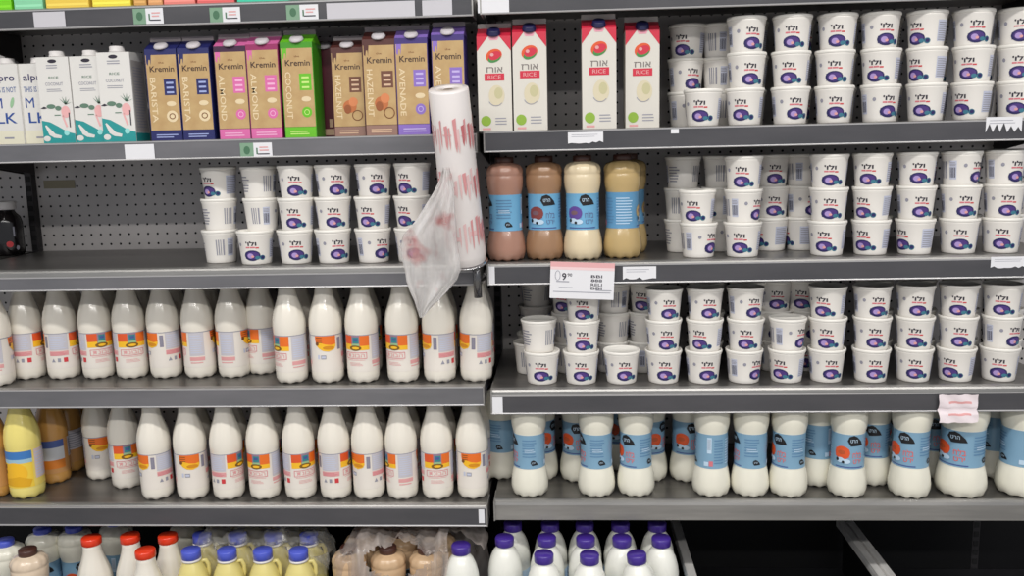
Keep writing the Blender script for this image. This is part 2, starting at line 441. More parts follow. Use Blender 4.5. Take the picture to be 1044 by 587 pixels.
# ------------------------------------------------------------ milk bottle
MB_P = [(0, .006), (.016, .006), (.026, .001), (.0315, .0), (.0345, .004), (.0365, .012), (.0368, .022), (.0366, .030), (.0364, .072), (.0366, .113), (.0375, .118), (.0380, .130), (.0372, .145), (.0345, .160), (.0300, .175), (.0252, .189), (.0215, .203), (.0195, .216), (.0195, .228)]
def milk_mod(r, z, a):
    if z < .014: return r*(1 - .05*(1-z/.014)*abs(sin(4*a))), z + (.0035*(abs(sin(4*a))**3) if z < .003 else 0)
    if .140 < z < .205: return r*(1 + .020*sin((z-.140)/.065*pi)*cos(12*a)), z
    return r, z
def milk_art():
    A = Art(); R = .0365
    def U(d): return radians(d)*R
    def rc(a0, a1, v0, v1, m, l=1): A.rect(U(a0), U(a1), v0, v1, m, l)
    rc(-180, 180, .1115, .1135, GREYI, 1)
    # face with the crest
    rc(-50, -14, .092, .1115, REDO); rc(-50, -14, .078, .092, YEL); rc(-14, 16, .078, .1115, mat('ink_mauve', (150, 120, 140), .5))
    rc(-9, 13, .094, .108, TEALM, 2); rc(-5, 9, .099, .105, BLUEI, 3); rc(-12, 15, .088, .093, mat('ink_mint', (150, 190, 140), .5), 2)
    rc(16, 50, .088, .1115, ORNG); rc(16, 50, .078, .088, YEL)
    A.ell(U(0), .083, U(22), .0062, mat('ink_olive', (128, 92, 24), .5), 3); A.ell(U(1), .083, U(13), .003, YEL, 4)
    A.frame(U(-42), U(40), .058, .073, .0013, PINKI, 2); A.text('תנובה', U(0), .0655, U(64), .008, ROSE, 2)
    A.rect(U(-36), U(34), .0545, .0555, ROSE, 1); A.lines(U(-26), U(26), .042, .051, 3, ROSE, 1, .35)
    # panels
    rc(58, 112, .056, .1115, LFILMG); A.lines(U(63), U(108), .062, .108, 9, PALEB, 2, .5); rc(58, 112, .044, .053, ROSE, 1); A.lines(U(60), U(110), .038, .043, 1, ROSE, 1)
    pts = [(U(138), .1115), (U(138), .104), (U(140), .095), (U(150), .086), (U(165), .080), (U(185), .078), (U(205), .082), (U(212), .088), (U(212), .1115)]
    A.poly(pts[::-1], ORNG, 1)
    A.poly([(U(140), .092), (U(152), .083), (U(166), .0775), (U(186), .0755), (U(206), .080), (U(212), .087), (U(212), .092), (U(196), .090), (U(176), .092), (U(158), .096)], YEL, 2)
    A.ell(U(186), .084, U(20), .0045, AMB, 3); A.ell(U(146), .093, U(6), .004, BRWN, 3)
    for k in range(3): A.rect(U(142), U(164), .1065-k*.005, .1080-k*.005, BRWN, 3)
    A.rect(U(146), U(154), .058, .068, PALEB, 1); A.rect(U(158), U(176), .058, .067, GREYI, 1); A.rect(U(160), U(174), .060, .065, PALEB, 2)
    rc(219, 232, .078, .106, mat('ink_slate', (132, 124, 146), .5)); A.bars(U(220), U(231), .080, .104, 5, GREYI, 2)
    rc(238, 304, .072, .1115, LFILMG); A.lines(U(243), U(300), .076, .108, 7, PALEB, 2, .5)
    rc(238, 304, .059, .070, ROSE, 1); A.lines(U(240), U(302), .060, .069, 3, PINKI, 2, .35)
    A.poly([(U(244), .044), (U(258), .044), (U(251), .053)], GREYI, 2); A.rect(U(266), U(276), .044, .053, GREYI, 2); A.rect(U(286), U(300), .043, .054, REDI, 2)
    return A
MILK_ART = milk_art()
def make_milk(name='milk_bottle', body=MILK, capm=WCAP, art=True, labelm=LFILM, alt=None):
    root = thing(name)
    b = MB(); b.lathe(MB_P, body, 44, milk_mod); b.build('bottle_body', root)
    l = MB()
    f = prof_r(MB_P)
    if art:
        zs = [.028, .0283, .05, .072, .092, .1132, .1135]
        l.lathe([(f(z)+.00035, z) for z in zs] + [(f(z)+.0001, z) for z in reversed(zs)], labelm, 44, closed=True)
        l.art(alt or MILK_ART, wrap(MB_P, .0365, .0006), (.0035, .02)); l.build('label', root)
    c = MB(); c.lathe([(.0205, .224), (.0212, .225), (.0212, .238), (.0200, .2405), (0, .2405)], capm, 28, lambda r, z, a: (r*(1+.012*cos(28*a)), z) if .224 < z < .239 else (r, z)); c.build('cap', root)
    return root
milk = make_milk()
def milk_at(px, Y, key, phi, label, group='orange labelled milk bottles', dz=0, tilt=(0, 0), proto=None, zz=.06):
    z = T[key]; x = X(px, Y, z+zz)
    return place(proto or milk, (x, Y, z+dz), view_a(x, Y) - radians(phi), label, 'milk bottle', group, tilt=tilt)

FS = {'logo': 'colourful crest label', 'grey': 'grey text panel', 'swoosh': 'orange swoosh'}
L3 = [(-4, .035, 90, 'cut off by the left picture edge, grey panel'), (29, .098, 292, 'grey panel and orange corner, first full one from left'), (64, .098, 285, 'grey panel and red icon, second full one from left'),
      (99.6, .098, 344, 'crest partly turned right, third full one from left'), (134, .098, 356, 'crest facing front, fourth full one from left'), (168.6, .098, 236, 'orange patch left of grey panel, fifth full one'),
      (203.5, .098, 95, 'grey panel between two orange patches, sixth full one'), (238, .098, 108, 'orange swoosh turned right, seventh full one'), (268, .128, 62, 'partly hidden behind the foremost one beside it'),
      (297, .045, 56, 'half turned orange block, foremost left of centre'), (333.6, .045, 180, 'orange swoosh facing front'), (370, .045, 26, 'crest at left, orange block at right, red outlined box'),
      (410.7, .045, 32, 'crest at left, just left of the hanging bag'), (448, .045, 240, 'behind the tip of the hanging bag'), (485, .050, 236, 'rightmost, under the holder rod')]
for i, (px, Y, ph, d) in enumerate(L3):
    tl = (0, radians(-2.2)) if i == 14 else (0, 0)
    milk_at(px, Y, 'L3', ph, 'upper row milk bottle, ' + d, tilt=tl)
for i, (px, Y, ph, d) in enumerate(L3[1:8] + L3[9:]):
    milk_at(px + (2 if px > 300 else 8), Y + .088, 'L3', random.uniform(0, 360), 'upper shelf milk bottle in second row, ' + ORD[i] + ' from the left', zz=.15)
L4 = [(102.6, .168, 180, 'set farthest back, orange swoosh'), (129, .110, 355, 'one step behind the front, crest facing front'), (159.5, .043, 236, 'foremost at left, orange sliver and grey panel'), (196, .043, 184, 'orange swoosh facing front, right of the first foremost one'),
      (232.6, .043, 312, 'grey panel left and orange right'), (269.6, .045, 30, 'crest at left, orange block at centre'), (306, .045, 340, 'crest at right, red block at left'), (342, .045, 290, 'grey panel centre, orange right'),
      (376, .045, 226, 'orange left, plain right side'), (410, .045, 72, 'grey panel between orange corners'), (446, .045, 0, 'crest exactly in front, second from right'), (482, .048, 181, 'orange swoosh, rightmost')]
for i, (px, Y, ph, d) in enumerate(L4): milk_at(px, Y, 'L4', ph, 'lower row milk bottle, ' + d)
for i, (px, Y, ph, d) in enumerate(L4[3:]): milk_at(px+3, Y+.088, 'L4', random.uniform(0, 360), 'lower shelf milk bottle in second row, ' + ORD[i] + ' from the left', zz=.15)

# yellow and orange drink bottles, same bottle with another label
A = Art(); R = .0365
def U(d): return radians(d)*R
A.rect(U(-75), U(45), .094, .1125, mat('sky_print', (62, 122, 190), .45), 1); A.rect(U(-75), U(45), .085, .094, mat('pale_sky', (160, 196, 214), .45), 1)
A.rect(U(-75), U(45), .028, .085, mat('lemon', (244, 208, 70), .45), 0); A.ell(U(-15), .062, U(42), .025, YEL, 2)
A.poly([(U(-60), .034), (U(30), .030), (U(40), .045), (U(0), .055), (U(-55), .048)], mat('gold', (226, 170, 26), .45), 3)
A.rect(U(-62), U(-48), .072, .082, BRWN, 3); A.rect(U(-60), U(-50), .060, .069, BRWN, 3)
A.rect(U(52), U(120), .045, .1125, LFILMP, 1); A.lines(U(56), U(116), .05, .108, 9, PALEB, 2)
A.rect(U(120), U(285), .094, .1125, BLUEI, 1)
yb = make_milk('juice_bottle', mat('yellow_drink', (238, 222, 128), .2, 0, .5, .4), WCAP, True, mat('label_yellow', (238, 214, 110), .35), A)
x = X(26.5, .05, .75); place(yb, (x, .05, T['L4']), view_a(x, .05) - radians(22), 'yellow drink bottle with blue and yellow label at far left', 'juice bottle', 'drink bottles at the left end', scale=(1.06, 1.06, 1.06))
A2 = Art(); A2.rect(U(-70), U(20), .094, .1125, BLUEI, 1); A2.rect(U(-70), U(20), .062, .094, mat('pale_print', (196, 200, 205), .45), 1); A2.rect(U(-70), U(20), .040, .062, mat('peel', (206, 120, 40), .45), 1)
A2.rect(U(40), U(130), .062, .1125, LFILMG, 1); A2.lines(U(45), U(125), .066, .108, 7, GREYI, 2)
ob = make_milk('juice_bottle', mat('orange_drink', (196, 146, 78), .2, 0, .5, .4), WCAP, True, mat('label_orange', (190, 140, 86), .35), A2)
for px, Y, ph, d in ((55, .142, -20, 'first behind the yellow bottle'), (70, .218, 60, 'second behind the yellow bottle'), (82, .294, 40, 'third behind the yellow bottle, deep in the shelf'), (-6, .05, 150, 'cut off at the left picture edge')):
    x = X(px, Y, .75); place(ob, (x, Y, T['L4']), view_a(x, Y) - radians(ph), 'orange brown drink bottle, ' + d, 'juice bottle', 'drink bottles at the left end')

# ------------------------------------------------- hourglass milk bottles
HG = [(0, .006), (.020, .006), (.031, .001), (.0365, .0), (.0405, .006), (.0428, .018), (.0430, .028), (.0418, .044), (.0385, .060), (.0362, .067), (.0355, .071), (.0352, .108), (.0356, .145), (.0366, .151), (.0396, .164), (.0404, .176), (.0404, .188), (.0394, .190), (.0404, .192), (.0403, .198), (.0388, .2055), (.0345, .2115), (.026, .2155), (.019, .217), (.0185, .220)]
def hg_mod(r, z, a):
    if z < .014: return r*(1 - .06*(1-z/.014)*abs(sin(5*a))), z + (.004*(abs(sin(5*a))**3) if z < .003 else 0)
    if .195 < z < .2165: return r*(1 + .035*cos(12*a)), z
    if .030 < z < .062: return r*(1 - .045*sin((z-.030)/.032*pi)*abs(cos(4*a))**6), z
    return r, z
def cow_logo(A, u, v, s, l=2):
    A.poly([(u-.012*s, v+.002*s), (u-.009*s, v+.010*s), (u-.001*s, v+.013*s), (u+.005*s, v+.010*s), (u+.013*s, v+.001*s), (u+.016*s, v-.006*s), (u+.006*s, v-.007*s), (u-.006*s, v-.008*s)], BLK, l)
    A.text('טרה', u-.0005*s, v+.0022*s, .0125*s, .0062*s, SKY2, l+1)
def hg_art(pic, txt):
    A = Art(); R = .0355
    def U(d): return radians(d)*R
    cow_logo(A, U(24), .131, 1.2)
    A.ell(U(-16), .105, .0165, .0155, pic, 2); A.rect(U(-40), U(7), .095, .115, pic, 3); A.ell(U(-18), .106, .008, .005, mat('ink_tint_'+pic.name, (190, 84, 44) if pic.name == 'ink_red_orange' else (120, 90, 100), .5), 4)
    A.ell(U(-22), .088, .009, .006, SKY2, 4); A.ell(U(-2), .086, .009, .0055, SKY2, 5); A.ell(U(-32), .089, .003, .004, BLK, 6); A.ell(U(-12), .084, .003, .003, BLK, 6)
    A.text('חלב', U(36), .1015, .020, .014, txt, 2); A.text('טרי', U(36), .086, .018, .010, txt, 2)
    A.rect(U(-40), U(60), .071, .0735, BLUEI, 1)
    A.lines(U(72), U(128), .096, .141, 7, mat('ink_steel', (92, 134, 172), .5), 2, .35); A.lines(U(80), U(122), .108, .117, 2, SKY2, 3, .4)
    cow_logo(A, U(113), .081, .62)
    A.rect(U(171), U(187), .104, .141, SKY2, 1); A.bars(U(173), U(185), .112, .138, 5, GREYI, 2); A.lines(U(196), U(232), .08, .14, 9, mat('ink_steel', (92, 134, 172), .5), 2, .35)
    A.rect(U(160), U(176), .074, .084, SKY2, 2); A.rect(U(178), U(192), .074, .086, PINKI, 2); A.lines(U(240), U(300), .078, .14, 10, SKY2, 2, .35)
    return A
def make_hg(name, body, art, lab=SKY, cap=BRCAP):
    root = thing(name)
    b = MB(); b.lathe(HG, body, 44, hg_mod); b.build('bottle_body', root)
    f = prof_r(HG); zs = [.068, .0683, .071, .090, .108, .127, .145, .1477, .148]
    l = MB(); l.lathe([(f(z)+.0006, z) for z in zs] + [(f(z)+.0002, z) for z in reversed(zs)], lab, 44, closed=True)
    l.art(art, wrap(HG, .0355, .0009), (.0035, .02)); l.build('label', root)
    c = MB(); c.lathe([(.0195, .217), (.0205, .218), (.0205, .229), (.019, .231), (0, .231)], cap, 28); c.build('cap', root)
    return root
ha = hg_art(REDO, mat('ink_coral', (226, 104, 96), .5))
hgm = make_hg('milk_bottle', MILKB, ha, SKY, BLUECAP)
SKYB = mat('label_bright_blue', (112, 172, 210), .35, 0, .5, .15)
R4 = [(540, .040, 98, 1, 'text side, first foremost from left'), (608, .040, 94, 1, 'text side, second foremost from left'), (648.3, .042, 58, 1, 'black logo at left, third foremost'), (725, .040, 186, 1, 'barcode side facing front'),
      (764.6, .040, 92, 1, 'small cow at label foot, fifth foremost'), (803.7, .038, 62, 1, 'black logo at far left, sixth foremost'), (863.6, .036, 2, 1, 'orange picture and logo facing front, foremost'), (927.4, .034, 42, 1.06, 'logo and coral text, left of the pink sign'),
      (980, .044, 42, 1.27, 'largest, directly under the pink paper sign'), (1042, .044, 168, 1.27, 'large, cut off by the right picture edge')]
R4b = [(512, .150, 125, 1, 'plain blue side, first from left'), (551, .140, -38, 1, 'orange picture at right, second'), (589, .130, 26, 1, 'logo showing, third'), (629, .210, 0, 1, 'mostly hidden, fourth'),
       (662, .132, 322, 1, 'orange picture, fifth'), (701, .130, 6, 1, 'orange picture and logo, sixth'), (833, .100, 132, 1, 'plain blue side, seventh'), (889, .105, 25, 1, 'logo at upper right, eighth'),
       (951, .150, 20, 1, 'ninth, deep in shadow'), (908, .185, 10, 1, 'third deep, red picture in shadow'), (1012, .150, 135, 1, 'last before right edge')]
gr = 'blue labelled hourglass milk bottles'
for row, nm in ((R4, 'blue label milk bottle, '), (R4b, 'rear blue label milk bottle, ')):
    seen = []
    for px, Y, ph, s, d in row:
        z = T['R4']; x = X(px, Y, z+.06)
        place(hgm, (x, Y, z), view_a(x, Y) - radians(ph), nm + d, 'milk bottle', gr, scale=(s, s, 1.0 if s == 1 else 1.04))
hp = [(CHOC, CHOC, 'cocoa brown flavoured milk bottle with text side, leftmost of four', 515.5, .045, 105), (CHOC2, mat('ink_maroon', (132, 62, 60), .5), 'darker brown flavoured milk bottle with black logo, second of four', 555, .055, 14),
      (CREAM, mat('ink_purple', (96, 70, 150), .5), 'cream flavoured milk bottle with purple picture, third of four', 594, .044, 12), (TAN, TAN, 'tan flavoured milk bottle in shade, rightmost of four', 634.5, .062, 262)]
for body, pic, lab, px, Y, ph in hp:
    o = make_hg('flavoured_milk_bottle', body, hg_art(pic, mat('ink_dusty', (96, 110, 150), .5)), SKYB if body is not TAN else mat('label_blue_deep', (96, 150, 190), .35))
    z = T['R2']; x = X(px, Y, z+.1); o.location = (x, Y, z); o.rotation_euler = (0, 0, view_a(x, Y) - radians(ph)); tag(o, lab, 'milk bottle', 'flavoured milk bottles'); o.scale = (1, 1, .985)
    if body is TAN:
        x2 = X(641, Y+.09, z+.1); place_lbl = 'tan flavoured milk bottle behind the rightmost of four'
        o2 = copy_tree(o); o2.location = (x2, Y+.09, z); tag(o2, place_lbl, 'milk bottle', 'flavoured milk bottles')

# ------------------------------------------------------------ yogurt rows
POS = ['top', 'middle', 'bottom']
def stack(cols, key, where, Y0=.046, rear=None):
    """cols: (px top, px middle, px bottom, dx top, dx mid, dx bottom)"""
    z0 = T[key]
    for i, c in enumerate(cols):
        for r in range(3):
            if c[r] is None: continue
            cup_at(c[r], Y0 + random.uniform(-.002, .002), z0 + (2-r)*ST, c[3+r], f'{POS[r]} yogurt cup of the {ORD[i]} front stack, {where}')
    if rear:
        for i, c in rear:
            for r in range(3):
                if c[r] is None: continue
                lab = f'{POS[r]} cup of a rear stack, behind {ORD[i]} front stack, {where}'
                cup_at(c[r], c[6] + random.uniform(-.002, .002), z0 + (2-r)*ST, c[3+r], lab)
# right bay, first cup shelf
where = 'red carton shelf'
c1 = [(761, 761, 759, 6.6, 4.6, -4), (807.5, 806, 805.5, 0, -2, 6), (853.5, 850.7, 850, 0, 0, 2), (897.3, 897.6, 897, 6.4, -5, 9), (944.6, 944.2, 943.8, -10, -11, -4), (991.9, 991.5, 990, 4, -4, -10), (1038, 1037, 1036, 3, 2, 0)]
r1 = [(k, (c[0]+3, c[1]+3, c[2]+3, random.uniform(-17, 17), random.uniform(-17, 17), random.uniform(-17, 17), .133)) for k, c in enumerate(c1)]
stack(c1, 'R1', where, rear=r1)
for r, (px, dx) in enumerate(((700.6, -6), (699, 8.5), (699, 12))): cup_at(px, .145, T['R1']+(2-r)*ST, dx, f'{POS[r]} cup of the set back stack beside the cartons')
cup_at(716.5, .046, T['R1'], -3, 'single foremost yogurt cup standing before the set back stack')
for r, (px, dx) in enumerate(((734, 95), (734, 98), (734, 130))): cup_at(px, .150, T['R1']+(2-r)*ST, dx, f'{POS[r]} cup of the shaded stack behind and left of first front stack, red carton shelf')
# right bay, second cup shelf
where = 'brown bottle shelf'
c2 = [(758, 757.5, 757, -2, 15.5, -3), (845, 844.5, 843, 2, 2, -3), (889, 888.5, 887.5, -4, -9, -8), (934.6, 933.6, 932.5, 2.5, 6, -13), (979.9, 979, 977.5, 16, 6, 2), (1024, 1023, 1021, 12.5, 5, 1)]
r2 = [(0, (735, 733, 732, 120, -15, 16, .150)), (1, (786, 786, 785, 5, 4, -14, .150)), (1, (819, 819, 818, 17.5, 11, -70, .150))]
c2r = [(k, (c[0]+2, c[1]+2, c[2]+2, random.uniform(-17, 17), random.uniform(-17, 17), random.uniform(-17, 17), .133)) for k, c in list(enumerate(c2))[2:]]
stack(c2, 'R2', where)
for (k, c), nm in zip(r2, ('left behind the first', 'right behind the first', 'left behind the second')):
    for r in range(3): cup_at(c[r], c[6], T['R2']+(2-r)*ST, c[3+r], f'{POS[r]} cup of the rear stack {nm} front stack, {where}')
for k, c in c2r:
    for r in range(3): cup_at(c[r], c[6], T['R2']+(2-r)*ST, c[3+r], f'{POS[r]} cup of the rear stack right behind {ORD[k]} front stack, {where}')
for r, (px, dx) in enumerate(((696.2, 175), (695, 100), (695, 150))): cup_at(px, .150, T['R2']+(2-r)*ST, dx, f'{POS[r]} cup of the leftmost rear stack of three, {where}')
cup_at(710.5, .048, T['R2']+ST, -4.5, 'upper cup of the foremost pair at left, brown bottle shelf')
cup_at(712, .048, T['R2'], 14.5, 'lower cup of the foremost pair at left, brown bottle shelf')
# right bay, third cup shelf
where = 'cups only shelf'
c3 = [(594.6, 593.2, 592.5, -1, 1, 0), (677, 676.3, 676.3, 6, 4, 2), (718.6, 718.4, 717, 5.5, -6, 5), (760, 760, 758.5, 10, 1, 14), (843.6, 843.5, 842.3, -5, -1, 6), (889, 888.8, 887.8, 7, 4, 5), (932.8, 932.4, 931.4, 4, 1, 2), (977.5, 976.5, 974.5, 0, 3, -6), (1022, 1021, 1018.7, 0, 13.5, 0)]
stack(c3, 'R3', where)
for nm, c in (('right behind the first', (579, 580, 581, -8, 30, 60)), ('left behind the second', (659, 658, 657, -6, 150, 20)), ('behind the single cup', (625, 625, 624, 130, 160, 20)), ('left behind the fifth', (789, 789, 790, 4, 3, 10)), ('directly behind the fifth', (820, 822, 826, -3, 9, -6))):
    for r in range(3): cup_at(c[r], .145, T['R3']+(2-r)*ST, c[3+r], f'{POS[r]} cup of the rear stack {nm}, {where}')
for k, c in list(enumerate(c3))[2:4] + list(enumerate(c3))[5:]:
    for r in range(3): cup_at(c[r]+2, .133, T['R3']+(2-r)*ST, random.uniform(-17, 17), f'{POS[r]} cup of the rear stack closely behind {ORD[k]} front stack, {where}')
cup_at(549.5, .060, T['R3']+ST, 160, 'cup with text panel on top of the leftmost front cup, cups only shelf')
cup_at(552.5, .048, T['R3'], -1, 'leftmost foremost yogurt cup, bottom, cups only shelf')
for r, (px, dx) in enumerate(((547, 170), (546, 150), (544, 120))): cup_at(px, .240 if r < 3 else .15, T['R3']+(2-r)*ST, dx, f'{POS[r]} cup of the dark stack deep behind the leftmost front cup, {where}')
cup_at(541, .140, T['R3'], 100, 'low cup peeking out left behind the leftmost front cup')
cup_at(633.6, .046, T['R3'], 4, 'single low yogurt cup under the price sign, nothing stacked on it')
cup_at(802.7, .046, T['R3']+ST, 15.5, 'upper cup of a pair between fourth and fifth front stacks')
cup_at(801.8, .046, T['R3'], -7, 'lower cup of a pair between fourth and fifth front stacks')
# left bay
where = 'half empty left shelf'
c4 = [(223.5, 224.5, 225, -13, 150, 120), (264.4, 267, 261, 150, 100, -5), (302, 302.5, 301.7, -2, -4, 0), (339.8, 340, 340, 4, 0, 5), (380.7, 380.3, 380.7, 4, -7, 10), (420.6, 420.2, 421, -10, -10, 1)]
z0 = T['L2']
for i, c in enumerate(c4):
    for r in range(3): cup_at(c[r], .085 if i == 0 else (.075 if i == 1 and r < 2 else .048), z0+(2-r)*ST, c[3+r], f'{POS[r]} yogurt cup of the {ORD[i]} stack, {where}')

# ---------------------------------------------------------------- cartons
def gable(name, w, d, h, fin, body, top, art, capm, capr=.0135, caph=.008, finm=None):
    """gable-top carton: body, sloping front and back, fin with cap on the front slope"""
    root = thing(name)
    b = MB(); W, D = w/2, d/2
    b.box(-W, W, -D, D, .0, h, body)
    hr = h + fin*.66
    v = [b.bm.verts.new(p) for p in ((-W, -D, h), (W, -D, h), (W, D, h), (-W, D, h), (-W, -.0015, hr), (W, -.0015, hr), (W, .0015, hr), (-W, .0015, hr))]
    for q in ((0, 1, 5, 4), (2, 3, 7, 6), (1, 2, 6, 5), (3, 0, 4, 7)): b.face([v[i] for i in q], top)
    b.art(art, flat(-D), smooth=False)
    b.build('carton_body', root)
    f = MB(); f.box(-W, W, -.0016, .0016, hr, h+fin, finm or WCAP); f.build('top_seam', root)
    n = Vector((0, -(hr-h), D)).normalized()
    c = MB(); c.lathe([(capr*1.1, 0), (capr*1.1, .003), (capr, .004), (capr, caph), (capr*.9, caph+.0015), (0, caph+.0015)], capm, 24, lambda r, z, a: (r*(1+.015*cos(24*a)), z) if .003 < z < caph else (r, z))
    o = c.build('cap', root); o.location = (0, -D*.80, h + (hr-h)*.26); o.rotation_euler = (radians(90) - atan2(n.z, -n.y), 0, 0)
    return root
KR = noise_mat('kraft_board', (184, 150, 102), (196, 166, 116), 30, .55)
KRT = mat('kraft_light_ink', (228, 208, 170), .6)
def kraft_art(acc, word, word_m, accl, nuts=False, w=.072, h=.194):
    A = Art(); W = w/2
    A.rect(-W+.0015, W-.0015, .022, h-.012, KR, 0)
    A.rect(-W+.0015, W-.0015, .0, .021, acc if not nuts else mat('nut_band', (150, 116, 104), .5), 0); A.lines(-W+.012, W-.008, .006, .016, 2, accl, 1, .45)
    A.poly([(-W+.003, h-.012), (-W+.003, h-.03), (-W+.006, h-.034), (-W+.008, h-.022), (-W+.011, h-.022), (-W+.012, h-.034), (-W+.014, h-.012)], acc, 1)
    A.text('the', 0, h-.0285, .012, .004, BRWN, 1); A.text('Kremin', .001, h-.0420, .054, .0125, mat('ink_umber', (66, 44, 34), .5), 1, off=.016)
    A.text(word, -.0215, .087, .096, .0125, KRT, 1, rot=-pi/2 if word != 'BARISTA' else -pi/2)
    top = .131
    A.rect(.003, .029, top-.034, top, acc if not nuts else mat('nut_square', (112, 70, 52), .5), 1)
    for k in range(3): A.rect(.008, .024, top-.010-k*.010, top-.006-k*.010, accl, 2)
    if nuts:
        A.ell(.002, .066, .015, .014, mat('hazel', (190, 110, 62), .5), 1); A.ell(.010, .076, .010, .010, mat('hazel_light', (214, 132, 84), .5), 2); A.ell(-.003, .060, .008, .010, mat('hazel_dark', (150, 84, 44), .5), 3)
        A.ring(.018, .046, .012, .012, .002, BRWN, 3)
    else:
        A.ell(.016, .079, .0105, .0055, KRT, 1); A.rect(.009, .023, .0745, .0835, KRT, 2)
        if word == 'BARISTA': A.ell(.016, .052, .0125, .0125, KRT, 1); A.ring(.016, .052, .007, .0065, .002, BRWN, 2)
        else: A.ell(.016, .052, .011, .011, acc, 1); A.ring(.016, .052, .006, .006, .0015, accl, 2)
    return A
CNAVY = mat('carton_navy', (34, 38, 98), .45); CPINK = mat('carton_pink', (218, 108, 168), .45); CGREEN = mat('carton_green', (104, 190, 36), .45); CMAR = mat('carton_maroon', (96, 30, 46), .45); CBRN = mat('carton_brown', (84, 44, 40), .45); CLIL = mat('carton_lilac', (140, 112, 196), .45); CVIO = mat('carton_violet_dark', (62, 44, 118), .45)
PALEP = mat('ink_pale_pink', (240, 180, 214), .5); PALEBL = mat('ink_pale_periwinkle', (160, 172, 220), .5); PALEG = mat('ink_pale_green', (200, 232, 130), .5); TANP = mat('ink_tan', (214, 180, 150), .5); PALEV = mat('ink_pale_violet', (196, 180, 232), .5)
FING = mat('fin_grey', (150, 140, 142), .5)
def put(o, px, Y, key, yaw, label, cat, group, zz=.08, scale=None):
    z = T[key]; x = X(px, Y-.035, z+zz); o.location = (x, Y, z); o.rotation_euler = (0, 0, radians(yaw))
    if scale: o.scale = scale
    return tag(o, label, cat, group)
g = 'kraft coloured drink cartons'
FCAP = mat('cap_offwhite', (206, 200, 204), .45)
def kc(px, acc, side_m, accl, word, yaw, label, Y=.042, nuts=False, hs=1.0):
    art = kraft_art(acc, word, None, accl, nuts, .070, .195)
    if word == 'QUINOA':
        art = Art(); art.rect(-.012, .030, .004, .018, accl, 0); art.rect(.004, .012, .022, .040, accl, 0)
    o = gable('drink_carton', .070, .070, .195, .028, side_m, acc if not nuts else CBRN, art, FCAP, .0138, .005, finm=FING)
    return put(o, px, Y, 'L1', yaw, label, 'drink carton', g, scale=(1, 1, hs))
kc(167.5, CNAVY, CNAVY, PALEBL, 'BARISTA', 0, 'navy and kraft drink carton, left one of two, beside teal cartons')
kc(200.5, CNAVY, CNAVY, PALEBL, 'BARISTA', 0, 'navy and kraft drink carton, right one, beside pink')
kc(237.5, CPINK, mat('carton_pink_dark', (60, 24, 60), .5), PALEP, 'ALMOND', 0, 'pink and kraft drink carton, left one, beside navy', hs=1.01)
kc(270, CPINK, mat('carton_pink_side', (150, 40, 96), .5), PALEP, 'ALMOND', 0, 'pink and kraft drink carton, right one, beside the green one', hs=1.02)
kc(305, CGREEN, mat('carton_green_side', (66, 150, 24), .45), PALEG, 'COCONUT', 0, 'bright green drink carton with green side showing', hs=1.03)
kc(333, CMAR, CMAR, TANP, 'QUINOA', 0, 'dark red drink carton set back between green and brown cartons', Y=.125)
kc(355.5, CBRN, CBRN, TANP, 'HAZELNUT', 0, 'brown nut drink carton, left and shorter looking, set back', Y=.062, nuts=True, hs=.97)
kc(388, CBRN, CBRN, TANP, 'HAZELNUT', 0, 'brown nut drink carton, right one, beside lilac', nuts=True, hs=1.035)
kc(421, CLIL, CVIO, PALEV, 'AVENADE', 0, 'lilac drink carton, left one, beside brown', hs=1.04)
kc(458, CLIL, CVIO, PALEV, 'AVENADE', 0, 'lilac drink carton, right one, behind the bag roll', Y=.040, hs=1.06)
# white cartons with teal and flamingo print
TEALC = mat('carton_teal', (38, 150, 150), .45); FLAM = mat('flamingo_pink', (232, 176, 176), .5); CWH = mat('carton_white', (222, 220, 216), .45); LEAF = mat('leaf_grey_green', (96, 126, 108), .5)
def brick(name, w, d, h, body, art, capm, caph=.012, back=.004, side_art=None):
    root = thing(name); W, D = w/2, d/2
    b = MB()
    b.prism_x([(-D, 0), (D, 0), (D, h+back), (-D, h)], -W, W, body)
    b.art(art, flat(-D), smooth=False)
    if side_art: b.art(side_art, side(W), smooth=False)
    b.build('carton_body', root)
    c = MB(); c.lathe([(.0165, 0), (.0165, .004), (.0155, .005), (.0155, caph), (.014, caph+.001), (0, caph+.001)], capm, 24)
    c.build('cap', root, (0, -D*.35, h+.001))
    return root
def teal_art():
    A = Art()
    A.poly([(-.0365, 0), (.0365, 0), (.0365, .020), (.020, .024), (.0, .036), (-.018, .046), (-.0365, .050)], TEALC, 0)
    A.poly([(-.030, .038), (-.027, .040), (-.008, .020), (.006, .016), (.004, .010), (-.012, .012), (-.022, .018)], CWH, 2)
    A.ell(.018, .022, .006, .006, mat('ink_aqua', (150, 220, 216), .5), 2); A.ell(-.028, .010, .008, .006, CWH, 2)
    A.ell(.020, .068, .010, .013, FLAM, 1); A.poly([(.010, .060), (.014, .060), (.022, .036), (.018, .034)], FLAM, 1)
    A.rect(.026, .0285, .034, .066, DARK, 2)
    for a in range(5): A.poly([(.020, .084), (.024, .084), (.022+.018*cos(.5+a*.5), .084+.018*sin(.3+a*.5))], LEAF, 2)
    A.poly([(-.0365, .076), (-.028, .080), (-.020, .077), (-.028, .075)], DARK, 2); A.ell(-.012, .080, .010, .005, LEAF, 2); A.ell(.004, .076, .007, .005, LEAF, 2); A.rect(-.006, .008, .060, .062, LEAF, 2)
    A.ell(0, .180-.003, .010, .004, DARK, 1); A.lines(-.014, .014, .162, .172, 2, GREYI, 1, .4); A.text('RICE', 0, .142, .022, .005, LEAF, 1); A.text('COCONUT', 0, .128, .040, .007, GREYI, 1); A.lines(-.018, .018, .112, .120, 2, GREYI, 1, .35)
    return A
